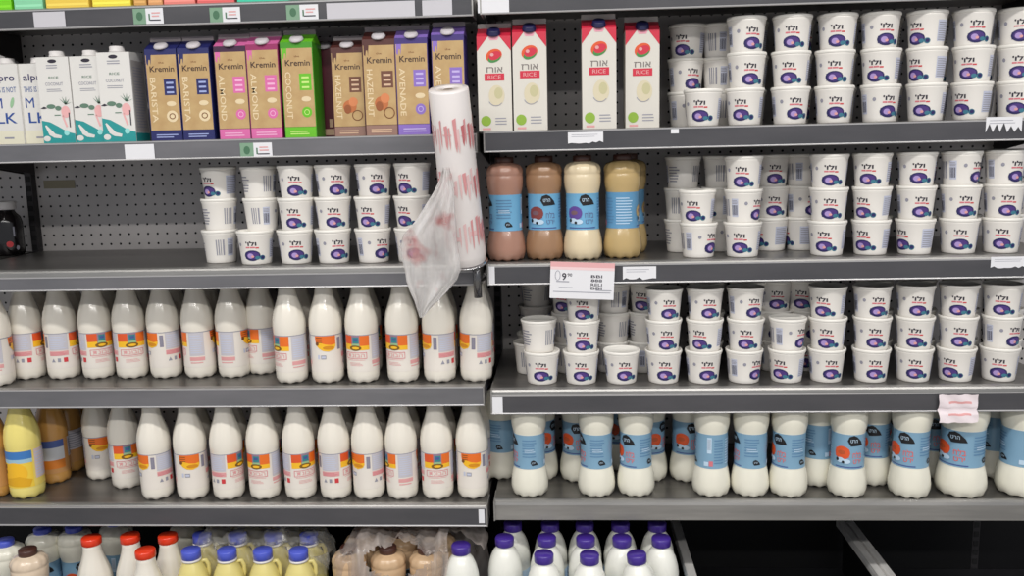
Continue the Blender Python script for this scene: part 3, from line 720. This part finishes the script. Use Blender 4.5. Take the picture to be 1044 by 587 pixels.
SA = Art(); SA.rect(-.030, .030, .02, .17, mat('carton_side_grey', (176, 170, 166), .5), 0); SA.lines(-.024, .024, .03, .16, 22, GREYI, 1, .35)
SA.rect(-.034, .034, .0, .018, TEALC, 1)
for px, Y, yaw, hs, lab in ((57.5, .050, 0, 1.0, 'white carton with teal foot and flamingo print, leftmost of three'), (91.5, .052, 0, 1.0, 'white carton with teal foot and flamingo print, middle of three'), (119, .044, 1.5, 1.03, 'white carton with teal foot and flamingo print, rightmost and tallest of three')):
    o = brick('drink_carton', .073, .070, .186, CWH, teal_art(), WCAP, side_art=SA)
    put(o, px, Y, 'L1', yaw, lab, 'drink carton', 'teal footed white cartons', scale=(1, 1, hs))
def alpro_art():
    A = Art()
    A.rect(-.0345, .0345, .0, .030, mat('carton_cream_foot', (226, 222, 200), .5), 0); A.rect(-.010, .012, .012, .016, GREYI, 1)
    A.text('alpro', 0, .144, .054, .020, NAVY, 1); A.text('THIS IS NOT', 0, .120, .056, .012, mat('ink_slateblue', (92, 112, 160), .5), 1)
    A.text('M', -.017, .091, .020, .022, mat('ink_royal', (40, 76, 150), .5), 1, off=0); A.ell(.016, .092, .004, .012, mat('ink_milkdrop', (150, 190, 150), .5), 1, -.3)
    A.text('LK', .0, .058, .046, .023, mat('ink_royal', (40, 76, 150), .5), 1)
    return A
for px, Y, lab in ((6, .070, 'white carton with navy letters, cut by the left picture edge'), (38.5, .076, 'white carton with navy letters, partly behind the first teal carton')):
    o = brick('drink_carton', .070, .070, .176, CWH, alpro_art(), WCAP)
    put(o, px, Y, 'L1', 0, lab, 'drink carton', 'navy lettered white cartons')
# red and white rice drink cartons
RB = mat('carton_red', (206, 40, 66), .45); RW = mat('carton_offwhite', (216, 212, 203), .45); DKCAP = mat('dark_blue_cap', (32, 32, 74), .35)
def rice_art():
    A = Art(); W = .036; h = .198
    A.poly([(-W, h), (-W, h-.030), (-.012, h)], RB, 1); A.poly([(W, h), (.012, h), (W, h-.030)], RB, 1)
    A.poly([(-.012, h), (.012, h), (.008, h-.008), (-.008, h-.008)], mat('ink_blush', (236, 160, 178), .5), 1)
    A.ell(0, h-.040, .0175, .0135, REDO, 1, .35); A.ell(.001, h-.045, .0145, .0085, mat('leafgreen', (64, 140, 70), .5), 2, .35); A.ell(.002, h-.040, .0135, .0085, RB, 3, .35); A.ell(-.004, h-.038, .004, .0035, ROSE, 4)
    A.text('זרוא', 0, h-.069, .036, .011, mat('ink_warm_grey', (120, 112, 110), .5), 1)
    A.rect(-.021, .021, h-.092, h-.077, RB, 1); A.text('RICE', 0, h-.0845, .028, .008, ROSE, 2)
    A.ell(.004, .075, .017, .022, mat('bowl_beige', (214, 204, 176), .5), 1); A.ell(.008, .080, .009, .012, mat('bowl_shadow', (196, 190, 150), .5), 2)
    for k in range(9):
        a0 = pi*1.15 + k*pi*.07; a1 = a0 + pi*.07
        A.poly([(.002+.017*cos(a0), .070+.017*sin(a0)), (.002+.017*cos(a1), .070+.017*sin(a1)), (.002+.0155*cos(a1), .070+.0155*sin(a1)), (.002+.0155*cos(a0), .070+.0155*sin(a0))], GREYI, 2)
    A.ell(-.020, .022, .011, .011, mat('ink_lime', (140, 176, 60), .5), 1); A.lines(.0, .028, .014, .032, 3, GREYI, 1, .35); A.rect(-.028, -.010, .003, .007, ROSE, 1)
    return A
rc_ = [(504.5, .045, 1, 'red and white rice carton, leftmost, at the bay joint'), (540.5, .042, 1.03, 'red and white rice carton, second, right of the leftmost'), (611, .037, 1.05, 'red and white rice carton standing alone in front, third'), (655, .064, 1.03, 'red and white rice carton in shade, fourth, beside the cups')]
rp = None
for i, (px, Y, hs, lab) in enumerate(rc_):
    if rp is None: o = rp = gable('drink_carton', .072, .070, .198, .030, RW, RB, rice_art(), DKCAP, .0135, .009, finm=mat('fin_white', (190, 186, 180), .5))
    else: o = copy_tree(rp)
    put(o, px, Y, 'R1', 0, lab, 'drink carton', 'red and white rice cartons', scale=(1, 1, hs))
# carton bases on the topmost shelf
tops = [(-2, 30, (120, 214, 20), 'bright green carton at the left picture edge'), (29.5, 31, (140, 214, 170), 'mint green carton'), (69, 46, (240, 205, 80), 'amber yellow carton'), (114, 41, (246, 226, 70), 'lemon yellow carton'), (143, 13, (214, 160, 84), 'narrow tan carton, left one'), (158.5, 15, (222, 158, 100), 'narrow tan orange carton, right one'),
        (183, 33, (236, 132, 122), 'salmon carton'), (220, 39, (232, 104, 104), 'coral red carton'), (268, 54, (60, 205, 170), 'wide turquoise carton')]
for px, w, rgb, lab in tops:
    wd = w/468*1.0*.97; z = T['L0']; Y = .052
    x = X(px, .02, z+.02)
    r = thing('drink_carton', (x, Y, z), lab + ', foot in view on topmost shelf', 'drink carton', 'carton feet on the topmost shelf')
    cm = mat('carton_top_%d_%d_%d' % rgb, rgb, .45)
    b = MB(); b.prism_x([(-.035, .002), (-.033, 0), (.033, 0), (.035, .002), (.035, .205), (-.035, .2)], -wd/2, wd/2, cm)
    A = Art(); lt = mat('carton_tint_%d_%d_%d' % rgb, tuple(min(255, c+22) for c in rgb), .5)
    A.rect(-wd/2+.002, wd/2-.002, .007, .012, lt, 0); A.rect(-wd/2+.004, wd/2-.004, .03, .17, lt, 0)
    b.art(A, flat(-.035), smooth=False); b.build('carton_body', r)
    b = MB(); b.lathe([(.006, 0), (.006, .010), (.005, .011), (0, .011)] if wd < .05 else [(.013, 0), (.013, .012), (.012, .013), (0, .013)], WCAP, 20); b.build('cap', r, (0, -.012, .2012))

# dark bottle beyond the upright
r = thing('drink_bottle', (X(9, .30, 1.30), .30, T['L2']), 'black drink bottle with white cap and red mark beyond the upright', 'drink bottle')
P = [(0, 0), (.030, 0), (.034, .004), (.035, .02), (.035, .085), (.031, .100), (.022, .110), (.019, .116), (.019, .122)]
b = MB(); b.lathe(P, mat('dark_glass', (18, 14, 16), .15, 0, .6, .3), 32)
A = Art(); A.ell(.0, .030, .008, .008, REDI, 1); A.rect(.010, .014, .05, .075, GREYI, 1); A.ell(.018, .02, .004, .006, GREYI, 1)
b.art(A, wrap(P, .035, .0004), (.004, .02)); b.build('bottle_body', r); r.rotation_euler.z = view_a(r.location.x, .3)
b = MB(); b.lathe([(.024, .118), (.025, .119), (.025, .137), (.023, .139), (0, .139)], WCAP, 28); b.build('cap', r)

# ------------------------------------------------------------ bottom tray
ZT = .352
def tray_place(proto, px, Y, zcap, label, cat, group, rz=None, tilt=(0, 0)):
    x = X(px, Y, zcap)
    return place(proto, (x, Y, ZT), view_a(x, Y) + (rz or 0), label, cat, group, tilt=tilt)
PJ = [(0, .004), (.028, .004), (.034, 0), (.0385, .004), (.040, .012), (.040, .060), (.0385, .064), (.040, .068), (.040, .150), (.0386, .154), (.040, .158), (.0398, .172), (.0378, .188), (.0335, .204), (.0275, .217), (.0215, .225), (.0185, .229), (.0180, .236)]
def make_jug(name, body, capm, label=None):
    root = thing(name)
    b = MB(); b.lathe(PJ, body, 40); b.build('bottle_body', root)
    if label:
        l = MB(); f = prof_r(PJ); l.lathe([(.0404, .075), (.0404, .145), (.0401, .145), (.0401, .075)], label, 40, closed=True); l.build('label', root)
    c = MB(); c.lathe([(.0205, .231), (.0215, .232), (.0215, .247), (.0200, .250), (0, .250)], capm, 30, lambda r, z, a: (r*(1+.014*cos(30*a)), z) if .232 < z < .249 else (r, z)); c.build('cap', root)
    return root
pj = make_jug('milk_bottle', mat('milk_white', (236, 236, 228), .28, 0, .5, .3), PURP, SKY2)
gp = 'purple capped milk bottles'
pj.scale = (1, 1, 1.045)
for i, px in enumerate((523, 561, 596, 632.5, 670)): tray_place(pj, px, .070, .596, 'purple capped milk bottle, back row, ' + ORD[i] + ' from the left', 'milk bottle', gp)
for i, (px, Y) in enumerate(((514.5, 0), (557.5, .002), (597, .0), (634, .0), (674, .0))): tray_place(pj, px, Y-.012, .596, 'purple capped milk bottle, middle row, ' + ORD[i] + ' from the left', 'milk bottle', gp)
for px, Y, ti, lab in ((554.5, -.094, 0, 'left'), (601, -.096, 0, 'middle'), (650.5, -.094, -5, 'right, its cap tilted')): tray_place(pj, px if not ti else px+9, Y, .596, 'purple capped milk bottle, foremost row, ' + lab, 'milk bottle', gp, tilt=(0, radians(ti)))
tray_place(pj, 470, -.052, .596, 'purple capped milk bottle standing alone before the wrapped brown ones', 'milk bottle', gp)
rb = make_milk('milk_bottle', MILK, REDCAP)
rb.children[2].scale = (1.06, 1.06, 1.02)
for px, Y, lab in ((93.5, -.003, 'leftmost'), (133, .010, 'second, rear of the pair'), (148.5, -.068, 'third, foremost and lowest'), (171.5, .010, 'rightmost')):
    o = tray_place(rb, px, Y, .59, 'red capped milk bottle, ' + lab + ', bottom tray', 'milk bottle', 'red capped milk bottles')
    o.scale = (1.05, 1.05, 1.055)
# yellow juice jugs with handles
JJ = mat('juice_plastic', (222, 208, 132), .25, 0, .5, .35)
def make_juice():
    root = thing('juice_jug')
    def md(r, z, a):
        k = 1 if z > .19 else (.25 + .75*max(0, (z-.15)/.04) if z > .15 else .25)
        sq = 1/max(abs(cos(a)), abs(sin(a))); return r*(1 + (1-k)*(min(sq, 1.25)-1)*.55), z
    b = MB(); b.lathe([(0, .003), (.030, .003), (.034, 0), (.0385, .006), (.039, .02), (.039, .150), (.038, .165), (.034, .185), (.027, .204), (.0205, .216), (.0172, .224), (.0172, .232)], JJ, 40, md)
    b.build('jug_body', root)
    h = MB(); h.tube([(.030, 0, .160), (.036, 0, .185), (.0355, 0, .203), (.030, 0, .214), (.021, 0, .214), (.016, 0, .208)], .0052, JJ, 10); h.build('handle', root)
    c = MB(); c.lathe([(.0205, .226), (.0218, .227), (.0218, .244), (.0205, .246), (0, .246)], BLUECAP, 30); c.build('cap', root)
    n = MB(); n.lathe([(.0172, .220), (.0222, .2205), (.0222, .2245), (.0172, .225)], WCAP, 30); n.build('neck_ring', root)
    return root
jj = make_juice(); gj = 'blue capped juice jugs'
for i, px in enumerate((195, 231.5, 268, 304.5)): tray_place(jj, px, -.050, .585, 'yellow juice jug with blue cap, front row, ' + ORD[i] + ' from the left', 'juice jug', gj)
for i, px in enumerate((206, 242, 279, 315)): tray_place(jj, px, .034, .590, 'yellow juice jug with blue cap, rear row, ' + ORD[i] + ' from the left', 'juice jug', gj)
# brown and cream hourglass bottles in the tray
bb = make_hg('flavoured_milk_bottle', mat('latte', (204, 172, 136), .22, 0, .5, .4), hg_art(CHOC, DARK))
gb = 'brown drink bottles in the wrap'
for px, Y, lab in ((395.5, -.018, 'tan drink bottle with brown cap showing through the torn wrap'), (435, -.018, 'tan drink bottle right of it, still under the wrap'), (356, -.018, 'tan drink bottle at left under the wrap'), (408, .070, 'tan drink bottle behind in the wrap, right of centre'), (368, .070, 'tan drink bottle behind in the wrap, at left'), (447, .070, 'tan drink bottle behind in the wrap, at right')):
    o = tray_place(bb, px, Y, .58, lab, 'milk bottle', gb); o.scale = (1, 1, 1.04)
bc = make_hg('flavoured_milk_bottle', mat('pale_latte', (224, 204, 180), .2, 0, .5, .4), hg_art(CHOC, DARK))
o = tray_place(bc, 28.5, -.038, .58, 'pale drink bottle with brown cap at the bottom left corner', 'milk bottle', 'brown drink bottles at the left'); o.scale = (1.0, 1.0, 1.04)
for px, Y, ph, lab in ((6, .03, 200, 'pale blue label milk bottle at the left edge of bottom tray'), (44, .10, 30, 'shaded blue label milk bottle behind the pale bottle, bottom tray'), (76, .11, 10, 'shaded blue label milk bottle left of red caps, bottom tray'), (118, .15, 200, 'shaded blue label milk bottle between red caps, bottom tray'), (190, .16, 120, 'shaded blue label milk bottle right of red caps, bottom tray')):
    x = X(px, Y, .56); place(hgm, (x, Y, ZT), view_a(x, Y)-radians(ph), lab, 'milk bottle', gr)
# wraps
def wrapsheet(name, x0, x1, y0, y1, z0, z1, m, label, hole=None, seed=1, rad=.03):
    rnd = random.Random(seed); b = MB(); nu, nv = 130, 76
    ph = [rnd.uniform(0, 6.28) for _ in range(12)]
    def P(u, v):                          # v: 0 front bottom -> 1 back bottom over the top, u across
        x = x0 + (x1-x0)*u; H = z1-z0; D = y1-y0; L = 2*H + D; s = v*L
        e = min(u, 1-u); drop = .05*max(0, 1-e/.12)**2; inset = .02*max(0, 1-e/.1)**2
        if s < H: y, z = y0+inset, z0+s
        elif s < H+D: y, z = y0 + (s-H), z1
        else: y, z = y1-inset, z1-(s-H-D)
        dd = min(abs(s-H), abs(s-H-D))
        if dd < rad: z -= (rad-dd)**2/rad*.35
        z -= drop if z > z0+.05 else 0
        n = .007*sin(23*u+ph[0]+3*v) + .005*sin(47*u+ph[1]-9*v) + .004*sin(31*v+13*u+ph[2]) + .003*sin(90*u+ph[3]+20*v)
        if s < H: y -= n*.9 - .003
        elif s < H+D: z += n
        else: y += n*.4
        return (x + .004*sin(30*v+ph[4]), y, z)
    vs = [[b.bm.verts.new(P(i/nu, j/nv)) for j in range(nv+1)] for i in range(nu+1)]
    for i in range(nu):
        for j in range(nv):
            if hole and hole((i+.5)/nu, (j+.5)/nv): continue
            b.face([vs[i][j], vs[i+1][j], vs[i+1][j+1], vs[i][j+1]], m, True)
    for v in list(b.bm.verts):
        if not v.link_faces: b.bm.verts.remove(v)
    return tag(b.build(name), label, 'plastic wrap')
FILM1 = film_mat('wrap_film', (214, 204, 198), .52)
FILM2 = film_mat('wrap_film_clear', (214, 212, 206), .26)
xa, xb = X(340, -.05, .58), X(492, -.05, .58)
def hole(u, v):
    a = (u-.43)/.24; c = (v-.33)/.066
    return a*a + c*c < 1 + .2*sin(6*u*pi) or (u > .77 and v < .48)
wrapsheet('plastic_wrap', xa, xb, -.070, .122, ZT+.004, .612, FILM1, 'grey translucent torn plastic wrap around the brown drink bottles', hole, 3)
xa, xb = X(193, 0, .58), X(333, 0, .58)
wrapsheet('plastic_wrap', xa, xb, -.012, .088, ZT+.16, .606, FILM2, 'clear plastic film over the rear juice jugs with blue caps', None, 5)

# ---------------------------------------------------- bag roll and holder
top = Vector((-.221, -.140, 1.612)); bot = Vector((-.206, -.032, 1.256))
ax = (top-bot).normalized(); Lr = (top-bot).length
roll = thing('bag_roll', bot, 'white roll of produce bags with red print, leaning on its holder', 'bag roll')
roll.rotation_euler = ax.to_track_quat('Z', 'Y').to_euler()
ROLLM = mat('roll_film', (232, 226, 224), .32, 0, .5, .15)
Q = [(.0395, 0), (.0410, .002), (.0422, .02), (.0415, .12), (.0408, .25), (.0402, Lr-.003), (.0390, Lr)]
b = MB()
b.lathe(Q[:1] + Q[1:] + [(.012, Lr+.0005), (.012, Lr-.05), (.012, .0)], ROLLM, 48, lambda r, z, a: (r*(1+.006*sin(3*a+z*30)*sin(z*22+a)) if r > .03 else r, z), closed=True)
A = Art(); rnd = random.Random(4)
RP = mat('roll_print', (216, 150, 152), .4); RP2 = mat('roll_print_dark', (196, 112, 116), .4); RP3 = mat('roll_print_pale', (228, 192, 192), .4)
for zc, h in ((Lr-.090, .055), (Lr-.193, .052), (.070, .055)):
    for k in range(30):
        u = -.125 + k*.0086 + rnd.uniform(-.003, .003); hh = h*rnd.uniform(.38, .66); zz = zc + rnd.uniform(-.010, .010); w = rnd.uniform(.003, .0075)
        A.poly([(u-w/2, zz+hh*.9), (u-w*.3, zz-hh*.6), (u, zz-hh), (u+w*.4, zz-hh*.4), (u+w/2, zz+hh)], rnd.choice([RP, RP, RP2, RP3, RP3]), 1 + k % 3)
    for k in range(7):
        u = -.12+k*.036+rnd.uniform(-.004, .004); A.rect(u, u+.018, zc-.004+rnd.uniform(-.012, .014), zc+.001+rnd.uniform(-.002, .016), RP3, 0)
rr = prof_r(Q)
b.art(A, lambda u, v, l: ((rr(v)+.0009+.0002*l)*sin(u/.041), -(rr(v)+.0009+.0002*l)*cos(u/.041), v), (.004, .02))
b.build('film_roll', roll)
b = MB(); b.lathe([(.0125, .004), (.0125, Lr-.002), (.0100, Lr-.002), (.0100, .004)], mat('card_core', (120, 108, 96), .8), 24, closed=True); b.build('core', roll)
# loose bag end
Minv = None
b = MB()
rows = [(172, 455, 3), (184, 454.5, 6), (196, 453, 10), (207, 450, 14), (218, 446, 18), (230, 441, 23), (240, 438, 27), (252, 438.5, 29.5), (264, 439, 30), (274, 440, 29), (284, 440, 26), (294, 438, 20), (304, 435, 13), (313, 431.5, 7), (322, 429.5, 2)]
n = 48; rings = []; rinv = (Matrix.Translation(bot) @ ax.to_track_quat('Z', 'Y').to_matrix().to_4x4()).inverted()
for k, (py, px, hw) in enumerate(rows):
    t = k/(len(rows)-1); Yc = -.155 + .075*min(1, t*1.4)
    Yc = [-.155, -.152, -.148, -.142, -.136, -.128, -.120, -.112, -.105, -.100, -.095, -.092, -.09, -.088, -.086][k]
    c = onY(px, py, Yc); c2 = onY(px+hw, py, Yc); w = (c2-c).length; ring = []
    for i in range(n):
        a = 2*pi*i/n
        f = 1 + .10*sin(5*a+1.3*t*6) + .07*sin(9*a-4*t) + .04*sin(17*a+9*t)
        dx = w*cos(a)*(1+.05*sin(7*t*pi+a)); dy = w*.34*sin(a)*f
        p = Vector((c.x+dx, Yc+dy + .004*sin(11*a+5*t), c.z + .004*sin(6*a+k)))
        ring.append(b.bm.verts.new(rinv @ p))
    rings.append(ring)
BAGM = film_mat('bag_film', (252, 250, 249), .62, True)
for p, q in zip(rings, rings[1:]):
    for i in range(n): b.face([p[i], p[(i+1) % n], q[(i+1) % n], q[i]], BAGM, True)
b.face(rings[-1][::-1], BAGM)
tag(b.build('loose_bag', roll), 'crumpled translucent bag end hanging off the roll')
hold = thing('roll_holder', (-.19, -.02, 1.18), 'short chrome rod and disc carrying the bag roll', 'roll holder')
def hl(p): return Vector(p) - Vector((-.19, -.02, 1.18))
b = MB(); b.tube([hl(onY(485, 264, -.030)), hl(onY(487.5, 303, -.026))], .0088, mat('rod_steel', (120, 120, 122), .25, .9), 14); b.build('rod', hold)
b = MB(); b.lathe([(0, 0), (.044, 0), (.0455, .0015), (.044, .003), (0, .003)], CHROME, 36); o = b.build('disc', hold); o.location = hl(bot - ax*.0045); o.rotation_euler = ax.to_track_quat('Z', 'Y').to_euler()
b = MB(); b.tube([hl((-.188, -.026, 1.205)), hl((-.178, -.008, 1.207)), hl((-.1715, .03, 1.208)), hl((-.1715, .356, 1.208))], .0035, CHROME, 10); b.build('arm', hold)

# ----------------------------------------------------------- price labels
def plabel(key, px0, px1, py0, py1, kind, label, Y=-.0182, torn=False, ragged=.45):
    a = onY((px0+px1)/2, (py0+py1)/2, Y); xl = X(px0, Y, a.z); xr = X(px1, Y, a.z)
    zt = onY((px0+px1)/2, py0, Y).z; zb = onY((px0+px1)/2, py1, Y).z; cx = (xl+xr)/2; cz = (zt+zb)/2; w = (xr-xl)/2; h = (zt-zb)/2
    b = MB(); base = {'white': PAPER, 'green': PAPER, 'pink': PAPERW, 'grey': mat('worn_paper', (198, 196, 202), .6)}[kind]
    if torn:
        rnd = random.Random(int(px0)); pts = [(w, h), (-w, h)]; k = 11
        for i in range(k): pts.append((-w + 2*w*i/(k-1), -h + (rnd.uniform(.0, ragged)*h if i % 2 else rnd.uniform(0, .25)*h)))
        pts2 = [(x, z) for x, z in pts]
        bv = [b.bm.verts.new((x, 0, z)) for x, z in pts2]; fv = [b.bm.verts.new((x, -.0006, z)) for x, z in pts2]
        b.face(bv[::-1], base); b.face(fv, base)
        for i in range(len(pts2)):
            j = (i+1) % len(pts2); b.face([fv[i], bv[i], bv[j], fv[j]], base)
    else: b.box(-w, w, -.0006, 0, -h, h, base)
    A = Art()
    if kind == 'green':
        m = -w + 2*w*.42
        A.rect(-w, m, -h, h, PGREEN, 0); A.ell(-w+.5*(m+w), 0, .007, .009, GREENI, 1)
        A.rect(m+.006, m+.009, -h*.55, h*.3, GREENI, 1); A.rect(m+.009, w-.006, -h*.6, -h*.45, DARK, 1); A.lines(m+.013, w-.006, -h*.1, h*.7, 2, ROSE, 1, .4)
    if kind == 'pink':
        A.lines(-w+.008, w-.008, -h*.2, h*.8, 4, ROSE, 0, .35)
    if torn: A.lines(-w*.8, w*.8, h*.2, h*.85, 2, GREYI, 0, .2)
    b.art(A, flat(-.0006), smooth=False)
    return tag(b.build('price_label', loc=(cx, Y, cz), recalc=False), label, 'price label', 'price labels on the shelf edges')
plabel('L0', 34.5, 66.5, 12, 28, 'grey', 'blank light grey card in the topmost rail at far left', )
plabel('L0', 136, 166.5, 8.5, 24.5, 'green', 'green and white price card, leftmost in the topmost rail')
plabel('L0', 214, 245, 7.5, 22.5, 'green', 'green and white price card, second in the topmost rail')
plabel('L0', 292, 324.5, 4.8, 20, 'green', 'green and white price card, third in the topmost rail')
plabel('L0', 333, 423, 2, 18.5, 'grey', 'long blank pale strip in the topmost rail')
plabel('L0', 430.5, 461, 0, 15.5, 'grey', 'short blank pale card right of the long strip')
plabel('R0', 487, 519, -4, 13, 'white', 'white card at the left end of topmost right rail')
plabel('L1', 127.5, 157.5, 147, 162, 'white', 'blank white card in the rail below the teal cartons')
plabel('L1', 245, 277.5, 145.5, 160.5, 'green', 'green and white price card below the pink cartons')
plabel('R1', 579, 615, 134.5, 146.5, 'white', 'torn white label under the lone red carton', torn=True)
plabel('R1', 1005, 1042, 119, 135.5, 'white', 'torn white label with ragged foot at upper right', torn=True, ragged=1.3)
plabel('R1', 684, 692, 131.5, 136, 'white', 'tiny paper scrap on the rail under the set back cups')
plabel('R2', 635, 669, 271.5, 285.5, 'white', 'torn white label right of the big price sign', torn=True)
plabel('R2', 1010, 1046, 261.5, 273.5, 'white', 'torn white label at the right edge of brown bottle shelf', torn=True)
plabel('R2', 498.5, 504.5, 271.5, 289.5, 'white', 'white end piece in the rail left of the price sign')
plabel('R3', 502, 512.5, 405, 421, 'white', 'white end piece in the rail of the cups only shelf')
plabel('L4', 488, 494, 519, 533, 'white', 'white end piece at the right end of lowest left rail')
# large price sign
c = onY(593.5, 286, -.026)
s = thing('price_sign', c, 'large white price sign with pink top band below the brown bottles', 'price sign')
w, h = .069, .040
b = MB(); b.box(-w, w, -.0008, 0, -h, h, PAPER)
A = Art(); A.rect(-w, w, h-.011, h, PAPERP, 0); A.rect(-w, w, h-.017, h-.011, mat('pink_fade', (236, 206, 208), .6), 0)
A.text('9', -.039, .008, .0095, .016, DARK, 1, off=.018); A.text('90', -.027, .012, .010, .007, DARK, 1); A.ring(-.053, .010, .006, .011, .0013, GREYI, 1); A.lines(-.056, -.024, -.004, .000, 1, GREYI, 1, .5)
for k, q in enumerate((('BBI', .012), ('888', .003), ('RELI', -.006), ('BBI', -.014))): A.text(q[0], .031, q[1]-.002, .024, .0062, DARK, 1)
A.rect(-.062, .062, -.026, -.0245, GREYI, 1); A.rect(.03, .064, -.021, -.0195, GREYI, 1); A.rect(-.050, -.020, -.016, -.015, GREYI, 1)
b.art(A, flat(-.0008), smooth=False); b.build('sign_card', s)
b = MB(); b.box(-w*.98, w*.98, 0, .006, h-.010, h-.004, mat('clear_clip', (190, 188, 190), .3)); b.build('clip', s)
s.rotation_euler = (0, radians(2.6), 0)
# crumpled pink notice on the cups-only shelf
c = onY(976.5, 416, -.024)
s = thing('price_sign', c, 'crumpled pinkish paper notice hanging over the blue label bottles', 'price sign')
b = MB(); nu, nv = 12, 12; w, h = .041, .030
vs = [[b.bm.verts.new((-w+2*w*i/nu + .001*sin(j), -.002 - .0016*sin(i*.9+j*.8) - (.006*(1-j/nv) if j < 5 else 0) + (.004 if j == 5 else 0), -h+2*h*j/nv + .0008*sin(i*1.7))) for j in range(nv+1)] for i in range(nu+1)]
for i in range(nu):
    for j in range(nv): b.face([vs[i][j], vs[i+1][j], vs[i+1][j+1], vs[i][j+1]], PAPERW if not (j in (8, 3) and 2 < i < 10) else ROSE, True)
b.build('sign_card', s)

# ------------------------------------------------------- lamps and world
def lamp(y, z, e, label):
    r = thing('ceiling_lamp', (0, y, z), label, 'ceiling lamp', 'ceiling lamps')
    b = MB(); b.box(-2.4, 2.4, -.12, .12, .0, .05, mat('lamp_housing', (220, 220, 220), .6)); b.build('housing', r)
    ld = bpy.data.lights.new('lamp_light', 'AREA'); ld.shape = 'RECTANGLE'; ld.size = 4.6; ld.size_y = .16; ld.energy = e; ld.color = (1, .975, .94)
    lo = bpy.data.objects.new('lamp_light', ld); COL.objects.link(lo); lo.parent = r; lo.location = (0, 0, -.004)
lamp(-1.5, 2.90, 78, 'long ceiling lamp over the aisle, nearer the shelves')
lamp(-3.3, 2.90, 120, 'long ceiling lamp farther from the shelves')
w = bpy.data.worlds.new('world'); SC.world = w; w.use_nodes = True
bg = w.node_tree.nodes['Background']; bg.inputs[0].default_value = (.90, .93, 1, 1); bg.inputs[1].default_value = .45
vs_ = SC.view_settings; vs_.view_transform = 'Standard'; vs_.look = 'None'; vs_.gamma = 1; vs_.use_curve_mapping = False; vs_.exposure = -0.12
# drop prototypes that were never placed
